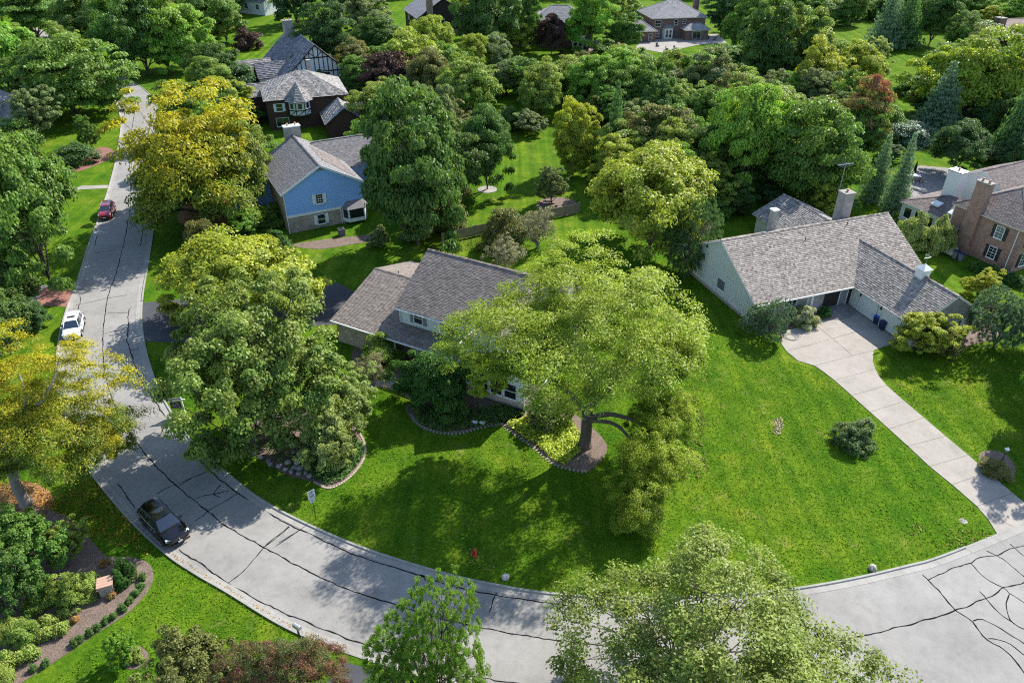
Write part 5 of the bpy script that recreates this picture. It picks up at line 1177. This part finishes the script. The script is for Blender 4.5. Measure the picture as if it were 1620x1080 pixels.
# ------------------------------------------------------------------ vehicles
def glossy(name, col, rough=.25, metal=0, coat=1.0):
    m, t, b = mat(name); b.inputs['Base Color'].default_value = (*col, 1); b.inputs['Roughness'].default_value = rough; b.inputs['Metallic'].default_value = metal
    b.inputs['Coat Weight'].default_value = coat; b.inputs['Coat Roughness'].default_value = .04
    n = noise(t, 3, 3); t.links.new(ramp(t, n, [(.3, tuple(x*.9 for x in col)), (.7, tuple(min(1, x*1.1) for x in col))]), b.inputs['Base Color']); return m
M['paint_black'] = glossy('black paint', (.004, .004, .006), .15, 0, .6); M['paint_red'] = glossy('red paint', (.32, .012, .022), .28, .3); M['paint_white'] = glossy('white paint', (.74, .76, .77), .3)
M['chrome'] = plain('chrome', (.7, .7, .72), .12, .6, 1.0, .03); M['lens'] = plain('headlight lens', (.6, .63, .65), .08, .8, 0, .1, 30); M['redlens'] = plain('tail lens', (.35, .01, .01), .15, .6)
M['cglass'], _t, _b = mat('car glass'); _b.inputs['Base Color'].default_value = (.012, .02, .032, 1); _b.inputs['Roughness'].default_value = .03; _b.inputs['Specular IOR Level'].default_value = 1.0; _b.inputs['Coat Weight'].default_value = 1.0; _b.inputs['Coat IOR'].default_value = 1.8
def car(label, paint, loc, rz, L=4.75, Wd=1.92, Hh=1.72, roof_m=None, rails=True, sun=True):
    e = empty('car', (loc.x, loc.y, ZR+.002), rz, label, 'car'); s_ = L/4.75; wy = Wd/1.92; hz = Hh/1.72
    X = [-2.36, -2.30, -2.05, -1.5, -.6, .2, .9, 1.3, 1.75, 2.1, 2.28, 2.37]
    ZT = [.98, 1.06, 1.10, 1.09, 1.06, 1.04, 1.05, 1.08, 1.02, .93, .84, .72]; HW = [.70, .82, .91, .95, .955, .955, .95, .945, .93, .88, .80, .66]; ZB = [.52, .38, .30, .25, .24, .24, .24, .25, .27, .30, .34, .42]
    rings = []
    for x, zt, w_, zb in zip(X, ZT, HW, ZB):
        h = [(0, zb), (w_*.86, zb), (w_*.97, zb+.10), (w_*1.0, zb+.3), (w_*.985, zt-.26), (w_*.965, zt-.12), (w_*.90, zt-.03), (w_*.72, zt+.012), (w_*.4, zt+.03), (0, zt+.035)]
        full = h+[(-y, z) for y, z in h[-2:0:-1]]
        rings.append([(x*s_, y*wy, z*hz) for y, z in full])
    mb = MB(); n = len(rings[0])
    for r_ in rings: mb.v += r_
    for j in range(len(rings)-1):
        for q in range(n): mb.f.append((j*n+q, j*n+(q+1) % n, (j+1)*n+(q+1) % n, (j+1)*n+q)[::-1])
    mb.f += [tuple(range(n)), tuple((len(rings)-1)*n+n-1-q for q in range(n))]; mb.f = [f[::-1] for f in mb.f]; mb.t = [.5]*len(mb.f)
    body = mb.build('body', M[paint], e, True); sm = body.modifiers.new('subsurf', 'SUBSURF'); sm.levels = 1; sm.render_levels = 1
    # cabin: windscreen, side glass, rear glass
    def S(x, y, z): return (x*s_, y*wy, z*hz)
    base = [(1.22, .80, 1.07), (.2, .875, 1.04), (-.6, .875, 1.05), (-1.6, .865, 1.08), (-2.12, .78, 1.10)]
    top = [(.45, .62, 1.60), (-.1, .66, 1.655), (-.7, .67, 1.665), (-1.5, .65, 1.63), (-1.82, .60, 1.56)]
    g_ = MB()
    for k in range(4):
        for sd in (1, -1):
            a, b, c, d = base[k], base[k+1], top[k+1], top[k]; q = [S(p[0], p[1]*sd, p[2]) for p in (a, b, c, d)]; g_.face(q if sd < 0 else q[::-1])
    def cross(a, b, m=5, bow=.05):
        rows = []
        for p, bw in ((a, bow), (b, bow*.6)): rows.append([S(p[0]+bw*(1-(2*i/m-1)**2), p[1]*(2*i/m-1), p[2]) for i in range(m+1)])
        for i in range(m): g_.face([rows[0][i], rows[0][i+1], rows[1][i+1], rows[1][i]])
    cross(base[0], top[0]); cross(base[4], top[4], bow=-.05)
    g_.build('glass', M['cglass'], e)
    rf = MB(); m = 6
    st = [(.47, .625, 1.61)]+[(t[0], t[1]+.01, t[2]+.012) for t in top[1:4]]+[(-1.86, .62, 1.585), (-1.98, .60, 1.555)]
    G = [[S(p[0], p[1]*(2*i/m-1), p[2]+.045*(1-(2*i/m-1)**2)) for i in range(m+1)] for p in st]
    for j in range(len(G)-1):
        for i in range(m): rf.face([G[j][i], G[j+1][i], G[j+1][i+1], G[j][i+1]][::-1])
    rf.build('car_roof', roof_m or M[paint], e, True)
    if sun:
        sr = MB(); G2 = [[S(x, .46*(2*i/4-1), z+.052*(1-(.7*(2*i/4-1))**2)) for i in range(5)] for x, z in ((.22, 1.628), (-.15, 1.664), (-.55, 1.672))]
        for j in range(2):
            for i in range(4): sr.face([G2[j][i], G2[j+1][i], G2[j+1][i+1], G2[j][i+1]][::-1])
        sr.build('sunroof', M['cglass'], e)
    for sd in (1, -1):
        p = MB()
        for a, b, r_ in ((base[0], top[0], .04), (base[2], top[2], .035), (base[3], top[3], .05), (base[4], top[4], .055)): p.tube([S(a[0], a[1]*sd*1.0, a[2]), S(b[0], b[1]*sd, b[2])], r_, 6)
        p.tube([S(t[0], t[1]*sd, t[2]+.005) for t in top], .035, 6); p.build('pillars', M[paint], e, True)
        if rails: MB().tube([S(.1, .57*sd, 1.69), S(-.1, .58*sd, 1.735), S(-1.3, .575*sd, 1.72), S(-1.5, .56*sd, 1.665)], .02, 6).build('roof_rail', M['metal'] if paint != 'paint_black' else M['black'], e)
        mm = MB(); mm.hexa([S(.72, .90*sd, 1.06), S(.94, .90*sd, 1.06), S(.92, 1.10*sd, 1.07), S(.76, 1.10*sd, 1.07)], [S(.74, .90*sd, 1.2), S(.92, .90*sd, 1.2), S(.9, 1.09*sd, 1.21), S(.78, 1.09*sd, 1.21)]); bevel(mm.build('mirror', M[paint], e), .02)
        hl = MB(); hl.hexa([S(2.02, .86*sd, .74), S(2.24, .58*sd, .72), S(2.30, .56*sd, .72), S(2.12, .89*sd, .74)], [S(1.98, .84*sd, .93), S(2.16, .56*sd, .87), S(2.25, .55*sd, .86), S(2.06, .88*sd, .92)]); hl.build('headlight', M['lens'], e)
        tl = MB(); tl.hexa([S(-2.33, .6*sd, .86), S(-2.12, .89*sd, .88), S(-2.06, .93*sd, .88), S(-2.37, .62*sd, .86)], [S(-2.30, .6*sd, 1.03), S(-2.12, .88*sd, 1.05), S(-2.06, .91*sd, 1.05), S(-2.34, .62*sd, 1.03)]); tl.build('tail_light', M['redlens'], e)
        sk = MB(); sk.box(-1.0*s_, 1.0*s_, *sorted((.945*wy*sd, .975*wy*sd)), .22*hz, .36*hz); sk.build('sill_trim', M['black'], e)
        for dx in (.15, -.85): MB().box(dx*s_-.1, dx*s_+.1, *sorted((.955*wy*sd, .985*wy*sd)), .86*hz, .89*hz).build('door_handle', M['chrome'], e)
        for wx in (1.42, -1.40):
            c = (wx*s_, .83*wy*sd, .37)
            ar = MB(); ar.tube([(c[0]+.43*math.cos(R(a)), .955*wy*sd, c[2]+.43*math.sin(R(a))) for a in range(-8, 189, 14)], .045, 6); ar.build('wheel_arch', M['black'], e)
            ty = MB(); ty.lathe([(.22, -.12), (.33, -.125), (.365, -.09), (.37, 0), (.365, .09), (.33, .125), (.22, .12)], 24, (0, 0, 0), 'y'); wl = ty.build('wheel', M['rubber'], e, False); wl.location = c
            rm = MB(); rm.lathe([(.02, .06*sd), (.06, .07*sd), (.2, .075*sd), (.235, .11*sd), (.24, .128*sd), (.225, .13*sd)], 20, (0, 0, 0), 'y'); ro = rm.build('rim', M['black'] if paint == 'paint_black' else M['metal'], wl)
            sp = MB()
            for k in range(5):
                a = 2*math.pi*k/5; d = Vector((math.cos(a), 0, math.sin(a))); bar(sp, d*.03+Vector((0, .08*sd, 0)), d*.235+Vector((0, .10*sd, 0)), .06, .03, (0, sd, 0))
            sp.build('spoke', M['metal'], wl)
    MB().hexa([S(2.32, -.52, .62), S(2.40, -.45, .62), S(2.40, .45, .62), S(2.32, .52, .62)], [S(2.24, -.52, .80), S(2.33, -.45, .80), S(2.33, .45, .80), S(2.24, .52, .80)]).build('grille', M['black'], e)
    em = MB(); bar(em, S(2.405, 0, .64), S(2.345, 0, .79), .07, .012, (1, 0, .3)); em.build('emblem', M['chrome'], e)
    MB().box(2.35*s_, 2.43*s_, -.72*wy, .72*wy, .30*hz, .42*hz).build('bumper', M['black'], e)
    MB().box(2.432*s_, 2.45*s_, -.16, .16, .45*hz, .57*hz).build('plate', M['trim'], e)
    MB().box(2.34*s_, 2.432*s_, -.2, .2, .43*hz, .60*hz).build('plate_holder', M['black'], e)
    # hood crease
    for sd in (1, -1): MB().tube([S(1.2, .5*sd, 1.10), S(1.7, .46*sd, 1.058), S(2.1, .40*sd, .965)], .012, 5).build('hood_crease', M[paint], e, True)
    return e
f_, r_ = at(286, 856), at(236, 806); d_ = f_-r_
car('black sport utility car parked by the leaf strewn kerb', 'paint_black', at(262, 836), math.atan2(d_.y, d_.x), 4.9, 1.98, 1.70, rails=False)
f_, r_ = at(166, 352), at(178, 322); d_ = f_-r_
car('red crossover car parked along the left kerb', 'paint_red', at(171, 340), math.atan2(d_.y, d_.x), 4.5, 1.84, 1.64)
f_, r_ = at(116, 540), at(124, 506); d_ = f_-r_
car('white crossover car beside the red paver apron', 'paint_white', at(119, 524), math.atan2(d_.y, d_.x), 4.5, 1.85, 1.64)

# ------------------------------------------------------------------ signs and street furniture
def text_mesh(body, size, name, m, parent, loc, align='CENTER'):
    cu = bpy.data.curves.new('t', 'FONT'); cu.body = body; cu.size = size; cu.align_x = align; cu.align_y = 'CENTER'; cu.extrude = .001; cu.offset = .004*size/.2
    o = bpy.data.objects.new('t', cu); COL.objects.link(o); bpy.context.view_layer.update()
    me = bpy.data.meshes.new_from_object(o.evaluated_get(bpy.context.evaluated_depsgraph_get())); bpy.data.objects.remove(o)
    q = link(name, me, m, parent); q.rotation_euler = (R(90), 0, 0); q.location = loc; return q
M['signw'] = plain('sign face', (.78, .79, .80), .5, .4, 0, .04); M['signd'] = plain('dark sign board', (.035, .03, .033), .5); M['signb'] = plain('sign back', (.3, .31, .32), .5, .4, .5)
p = at(500, 821); e = empty('speed_sign', p, R(44), 'white speed limit 20 sign on a thin post beside the kerb', 'sign')
MB().tube([(0, 0, -.05), (0, 0, 3.0)], .03, 6).build('post', M['black'], e)
b = MB().box(-.31, .31, -.045, -.033, 2.28, 3.05).build('sign_board', M['signw'], e); b2 = MB().box(-.2, .2, -.045, -.033, 1.86, 2.265).build('plaque', M['signw'], e)
text_mesh('SPEED', .15, 'lettering', M['black'], b, (0, -.048, 2.92)); text_mesh('LIMIT', .15, 'lettering', M['black'], b, (0, -.048, 2.76)); text_mesh('20', .38, 'numerals', M['black'], b, (0, -.048, 2.48))
mb = MB()
for z in (2.18, 2.08, 1.98): mb.box(-.13, .13, -.0475, -.0455, z-.018, z+.018)
mb.build('faint_lettering', M['signb'], b2)
p = at(293.5, 655); e = empty('yard_sign', p, R(10), 'dark yard sign hanging from a white angle post by the kerb', 'sign')
MB().box(-.05, .05, -.05, .05, -.05, 1.95).build('post', M['trim'], e); MB().box(-1.15, .32, -.04, .04, 1.62, 1.72).build('arm', M['trim'], e)
MB().box(-1.15, -.06, -.025, .025, 1.74, 1.93).build('rider_board', M['signb'], e)
b = MB().box(-1.05, -.12, -.015, .015, .75, 1.52).build('sign_board', M['signd'], e)
mb = MB()
for i, (z, w_) in enumerate(((1.36, .5), (1.2, .62), (1.08, .62), (.86, .7))): mb.box(-.585-w_/2, -.585+w_/2, -.018, -.0155, z-.025, z+.025)
mb.build('pale_lettering', M['signb'], b)
mb = MB(); mb.tube([(-.95, 0, 1.51), (-.95, 0, 1.63)], .008, 4); mb.tube([(-.22, 0, 1.51), (-.22, 0, 1.63)], .008, 4); mb.build('hook', M['metal'], e)

M['hydr'] = plain('hydrant red', (.42, .015, .018), .45, .5)
p = at(751, 879); e = empty('fire_hydrant', p, R(-60), 'red fire hydrant on the lawn near the kerb', 'hydrant')
MB().lathe([(.17, -.02), (.17, .05), (.11, .06), (.105, .5), (.135, .51), (.135, .56), (.12, .6), (.09, .68), (.05, .73), (.03, .74), (.03, .79), (.0, .79)], 14).build('barrel', M['hydr'], e, True)
for a, l, rr in ((0, .2, .055), (180, .2, .055), (-90, .22, .08)):
    d = Vector((math.cos(R(a)), math.sin(R(a)), 0)); MB().tube([d*.08+Vector((0, 0, .42)), d*l*.8+Vector((0, 0, .42)), d*l*.82+Vector((0, 0, .42)), d*l+Vector((0, 0, .42))], [rr*.8, rr*.8, rr*1.1, rr*1.1], 10).build('outlet', M['hydr'], e)
def rock(px, py, r_, label, m='stone', group=None, cat='rock', name='boulder', sq=.7, k=.5):
    rg = random.Random(px*7+py); mb = MB(); n = 9; rows = 6; p = at(px, py)
    for j in range(rows+1):
        th_ = math.pi*j/rows
        for i in range(n): a = 2*math.pi*i/n; q = r_*rg.uniform(.8, 1.12); mb.v.append((q*math.sin(th_)*math.cos(a), q*math.sin(th_)*math.sin(a)*.8, q*sq*math.cos(th_)+r_*sq*.5))
    for j in range(rows):
        for i in range(n): mb.f.append((j*n+i, (j+1)*n+i, (j+1)*n+(i+1) % n, j*n+(i+1) % n)); mb.t.append(k)
    o = mb.build(name, M[m]); o.location = p; o.rotation_euler = (0, 0, rg.uniform(0, 6)); return tag(o, label, cat, group)
M['pstone'] = tinted('pale boulder', (.38, .34, .32), (.6, .55, .52), .9, 5, .4)
rock(800, 914, .34, 'pale round boulder beside the kerb near the hydrant', 'pstone'); rock(1380, 900, .36, 'grey boulder at the lot corner by the kerb'); rock(1579, 752, .32, 'grey stone at the edge of the concrete drive')
for i, (x, y) in enumerate([(389,702),(393,708),(397,714),(403,717),(413,724),(425,730),(428,735),(442,738),(452,743),(461,747),(473,750),(484,749),(490,754),(469,728),(464,716),(470,735),(475,742),(480,738),(466,741),(456,733)]): rock(x, y, rnd.uniform(.2, .34), 'grey edging rock along the shaded planting bed', group='edging rocks of the shaded bed', k=rnd.random())
# brick edging of the crabapple bed: one paver after another
ed = empty('edging', at(577, 712), label='brick edging curving round the crabapple bed', cat='edging'); E0 = at(577, 712)
P = resample(catmull([at(*q) for q in [(556,672),(570,687),(577,703),(577,721),(567,740),(546,761),(520,772),(496,762)]], 8), step=.24); base_me = bevel
bm_ = MB().box(-.09, .09, -.1, .1, 0, .06).mesh('brick'); bm_.materials.append(M['brickt'])
for a, b in zip(P, P[1:]):
    o = link('brick', bm_, None, ed); m_ = a.lerp(b, .5)-E0; o.location = (m_.x, m_.y, 0); o.rotation_euler = (0, 0, math.atan2(b.y-a.y, b.x-a.x)+rnd.uniform(-.08, .08)+math.pi/2)
ed = empty('edging', at(872, 732), label='stone edging along the honey locust bed', cat='edging'); E0 = at(872, 732)
P = resample(catmull([at(*q) for q in [(650,655),(662,672),(690,684),(725,686),(757,678),(790,669),(800,677),(817,689),(844,708),(872,732),(891,740),(916,746),(930,746)]], 8), step=.34)
bm2 = MB().box(-.06, .06, -.16, .16, 0, .06).mesh('edging_stone'); bm2.materials.append(M['walk'])
for a, b in zip(P, P[1:]):
    o = link('edging_stone', bm2, None, ed); m_ = a.lerp(b, .5)-E0; o.location = (m_.x, m_.y, 0); o.rotation_euler = (0, 0, math.atan2(b.y-a.y, b.x-a.x)+math.pi/2*1.0+math.pi/2+rnd.uniform(-.06, .06))
M['capw'] = tinted('reddish cap stone', (.36, .22, .16), (.50, .33, .25), .8, 3, .5)
# brick pillar with stone top in the mulch bed
p = at(172, 935); e = empty('pillar', p, R(22), 'square brick pillar with a flat reddish top in the mulch bed', 'pillar')
MB().box(-.45, .45, -.42, .42, 0, .95).build('shaft', M['brickt'], e)
for i in range(4): bevel(MB().box(-.52, .52, -.5+i*.25, -.255+i*.25, .952, 1.04).build('cap_board', M['capw'], e), .01)
p = at(474, 1008); e = empty('mailbox', p, R(-35), 'grey metal mailbox on a post at the lower kerb', 'mailbox')
MB().box(-.05, .05, -.05, .05, 0, 1.02).build('post', M['black'], e)
mb = MB(); pr = [(-.14, 1.03), (.14, 1.03), (.14, 1.2), (.1, 1.28), (0, 1.31), (-.1, 1.28), (-.14, 1.2)]; i0 = 0
mb.v += [(-.3, y, z) for y, z in pr]+[(.3, y, z) for y, z in pr]; n = len(pr); mb.f += [tuple(range(n))[::-1], tuple(n+i for i in range(n))]+[(i, (i+1) % n, n+(i+1) % n, n+i) for i in range(n)]; mb.t = [.5]*len(mb.f); mb.build('box', M['metal'], e)
p = at(108, 455); e = empty('mailbox', p, R(60), 'dark mailbox in the shade beside the red paver apron', 'mailbox')
MB().box(-.05, .05, -.05, .05, 0, 1.05).build('post', M['black'], e); MB().box(-.28, .28, -.12, .12, 1.052, 1.3).build('box', M['black'], e)
p = at(1578, 743); e = empty('lamp_post', p, 0, 'black post lamp with white lantern beside the concrete drive', 'lamp')
MB().tube([(0, 0, -.02), (0, 0, 1.95)], .04, 8).build('post', M['black'], e)
MB().lathe([(.06, 1.95), (.12, 2.0), (.16, 2.25), (.17, 2.27)], 6).build('lantern', M['glassb'], e); MB().lathe([(.2, 2.272), (.16, 2.32), (.05, 2.42), (.02, 2.5)], 6).build('lantern_cap', M['signw'], e)
mb = MB().lathe([(.3, .004), (.3, .03), (.28, .035), (.0, .035)], 20); o = mb.build('manhole_cover', M['walk']); o.location = at(1524, 824); tag(o, 'pale round utility cover in the lawn beside the drive', 'cover')
for i, (x, y) in enumerate(((751, 670), (763, 671))):
    p = at(x, y); e = empty('utility_box', p, R(-25), ('pale utility box nearer the front walk', 'pale utility box nearer the honey locust')[i], 'utility box')
    bevel(MB().box(-.24, .24, -.15, .15, 0, .2).build('housing', M['walk'], e), .03); MB().box(-.26, .26, -.17, .17, .202, .24).build('lid', M['signw'], e)
# garden chair
p = at(122, 264); e = empty('garden_chair', p, R(-30), 'white garden chair beside the red mulch bed', 'chair')
MB().box(-.3, .3, -.3, .25, .36, .41).build('seat', M['trim'], e); MB().hexa([(-.3, .25, .4), (.3, .25, .4), (.3, .3, .4), (-.3, .3, .4)], [(-.3, .5, 1.1), (.3, .5, 1.1), (.3, .55, 1.1), (-.3, .55, 1.1)]).build('backrest', M['trim'], e)
for x in (-.28, .28):
    for y in (-.27, .24): MB().box(x-.035, x+.035, y-.03, y+.03, 0, .358).build('leg', M['trim'], e)
    MB().box(x-.06, x+.06, -.32, .3, .6, .64).build('armrest', M['trim'], e)
# wheeled bins
M['bin_blue'] = plain('blue bin plastic', (.012, .022, .075), .5, .4); M['bin_lid'] = plain('blue lid plastic', (.012, .07, .50), .4, .5); M['bin_grey'] = plain('grey bin plastic', (.12, .13, .15), .5)
def bin_(px, py, rz, label, body, lid):
    p = at(px, py); e = empty('wheeled_bin', p, R(rz), label, 'bin')
    bevel(MB().hexa([(-.25, -.27, .06), (.25, -.27, .06), (.25, .25, .06), (-.25, .25, .06)], [(-.33, -.36, 1.0), (.33, -.36, 1.0), (.33, .34, 1.0), (-.33, .34, 1.0)]).build('body', M[body], e), .03)
    bevel(MB().hexa([(-.36, -.4, 1.003), (.36, -.4, 1.003), (.36, .38, 1.003), (-.36, .38, 1.003)], [(-.3, -.33, 1.1), (.3, -.33, 1.1), (.3, .34, 1.1), (-.3, .34, 1.1)]).build('lid', M[lid], e), .03)
    MB().tube([(-.26, .42, 1.0), (.26, .42, 1.0)], .02, 6).build('handle', M['black'], e)
    for x in (-.27, .27): MB().lathe([(.03, -.04), (.14, -.04), (.14, .04), (.03, .04)], 14, (x, .3, .14), 'x').build('wheel', M['rubber'], e)
bin_(1386, 512, -60, 'dark blue recycling bin with bright blue lid by the garage', 'bin_blue', 'bin_lid'); bin_(1395, 521, -75, 'dark wheeled bin behind the bright lidded one', 'bin_blue', 'bin_blue')
bin_(1510, 409, 26, 'grey bin with blue lid nearer the brick chimney', 'bin_grey', 'bin_blue'); bin_(1519, 413, 26, 'grey bin with blue lid beside the hedge', 'bin_grey', 'bin_blue')
p = at(1501, 400); e = empty('air_conditioner', p, R(-64), 'pale air conditioner against the brick wall', 'air conditioner')
bevel(MB().box(-.75, .75, -.45, .45, 0, .95).build('housing', M['w_sage'], e), .03); MB().box(-.68, .68, -.38, .38, .952, 1.0).build('grille', M['metal'], e)
p = at(541, 372); e = empty('air_conditioner', p, R(27.6), 'dark air conditioner against the blue house', 'air conditioner')
bevel(MB().box(-.42, .42, -.42, .42, 0, .98).build('housing', M['bin_grey'], e), .03); MB().lathe([(.36, .982), (.36, 1.02), (.05, 1.03)], 16).build('grille', M['black'], e)
# garden hose on the drive
mb = MB(); c = at(1252, 534)
mb.tube([(c.x+1.0*math.cos(t*.45)*(1-.02*t), c.y+.55*math.sin(t*.45)*(1+.01*t), .075+.002*t) for t in range(0, 34)], .022, 5); tag(mb.build('garden_hose', M['sh_grey']), 'coiled grey green garden hose on the concrete drive', 'hose')
# patio set behind the brick house
M['umb'] = plain('dark canvas', (.012, .012, .016), .8, .1); M['tan'] = plain('tan sling', (.30, .24, .20), .7)
p = at(1443, 284); e = empty('patio_table', p, R(-20), 'pale patio table with a closed dark umbrella', 'table')
MB().box(-1.1, 1.1, -.6, .6, .70, .75).build('table_top', M['signw'], e)
for x in (-1, 1):
    for y in (-.5, .5): MB().box(x-.04, x+.04, y-.04, y+.04, 0, .698).build('leg', M['black'], e)
u = MB().tube([(0, 0, .752), (0, 0, 3.1)], .025, 6).build('umbrella_pole', M['metal'], e); MB().lathe([(.3, 1.2), (.24, 1.6), (.14, 2.4), (.03, 3.05)], 8).build('umbrella_canopy', M['umb'], u, True)
for i, (dx, dy, rz) in enumerate([(-1.0, -1.1, 180), (.2, -1.1, 180), (1.2, -1.0, 170), (-.8, 1.1, 0), (.6, 1.1, 0)]):
    q = e.matrix_basis @ Vector((dx, dy, 0)); c = empty('patio_chair', (q.x, q.y, .03), R(-20+rz), 'tan patio chair at the table with the closed umbrella', 'chair', 'tan chairs round the patio table')
    MB().box(-.25, .25, -.25, .25, .4, .44).build('seat', M['tan'], c); MB().hexa([(-.25, .22, .44), (.25, .22, .44), (.25, .26, .44), (-.25, .26, .44)], [(-.25, .36, .98), (.25, .36, .98), (.25, .4, .98), (-.25, .4, .98)]).build('backrest', M['tan'], c)
    for x in (-.22, .22):
        for y in (-.22, .2): MB().box(x-.018, x+.018, y-.018, y+.018, 0, .398).build('leg', M['black'], c)
for i, (x, y, k) in enumerate([(1430, 297, .9), (1436, 304, 1.0), (1449, 300, .8), (1459, 303, .9), (1422, 300, .7)]): rock(x, y, .8*k, ('pale slab boulder among the patio rocks'), 'pstone' if i % 2 else 'stone', 'boulders beside the patio', sq=.45, k=rnd.random())
for i, (px, py) in enumerate([(1040, 74), (1055, 79), (1068, 78), (1120, 62), (1130, 64)]):
    p = at(px, py); c = empty('lounge_chair', p, R(30+40*i), 'dark patio seat on the far pale patio', 'chair', 'dark seats on the far patio')
    MB().box(-.35, .35, -.35, .35, .12, .42).build('seat', M['bin_grey'], c); MB().box(-.35, .35, .28, .42, .422, .95).build('backrest', M['bin_grey'], c)
    for x in (-.3, .3):
        for y in (-.3, .3): MB().box(x-.03, x+.03, y-.03, y+.03, 0, .118).build('leg', M['black'], c)
# wooden fence, board by board
M['fence'] = tinted('grey fence wood', (.14, .115, .09), (.30, .26, .21), .9, 4, .4, (1, 1, .2))
A0, A1 = at(700, 385), at(918, 336); L_ = (A1-A0).length; ang = math.atan2(A1.y-A0.y, A1.x-A0.x)
fe = empty('fence', A0, ang, 'weathered wooden board fence behind the white house', 'fence'); bme = MB().hexa([(-.07, -.012, .05), (.07, -.012, .05), (.07, .012, .05), (-.07, .012, .05)], [(-.07, -.012, 1.5), (.07, -.012, 1.5), (.07, .012, 1.5), (-.07, .012, 1.5)]).mesh('board'); bme.materials.append(M['fence'])
n = int(L_/.16)
for i in range(n):
    o = link('board', bme, None, fe); o.location = (i*.16, 0, rnd.uniform(-.02, .02)); o.scale = (1, 1, rnd.uniform(.98, 1.02))
MB().box(0, L_, .014, .06, .35, .45).build('rail', M['fence'], fe); MB().box(0, L_, .014, .06, 1.2, 1.3).build('rail', M['fence'], fe)
for i in range(int(L_/2.4)+1): MB().box(i*2.4-.05, i*2.4+.05, .062, .16, 0, 1.58).build('post', M['fence'], fe)
# tree ring and stone drain, football goal far off
mb = MB().lathe([(1.5, .005), (1.5, .06), (1.2, .09), (0, .1)], 20); o = mb.build('tree_ring', M['walk']); o.location = at(771, 300); tag(o, 'pale gravel ring round the dark tree on the back lawn', 'tree ring')
p = at(1575, 22); e = empty('goal_frame', p, R(20), 'white goal frame on the far lawn', 'goal')
for x in (-2.5, 2.5): MB().tube([(x, 0, 0), (x, 0, 2)], .06, 6).build('post', M['trim'], e)
MB().tube([(-2.5, 0, 2.0), (2.5, 0, 2.0)], .06, 6).build('crossbar', M['trim'], e)
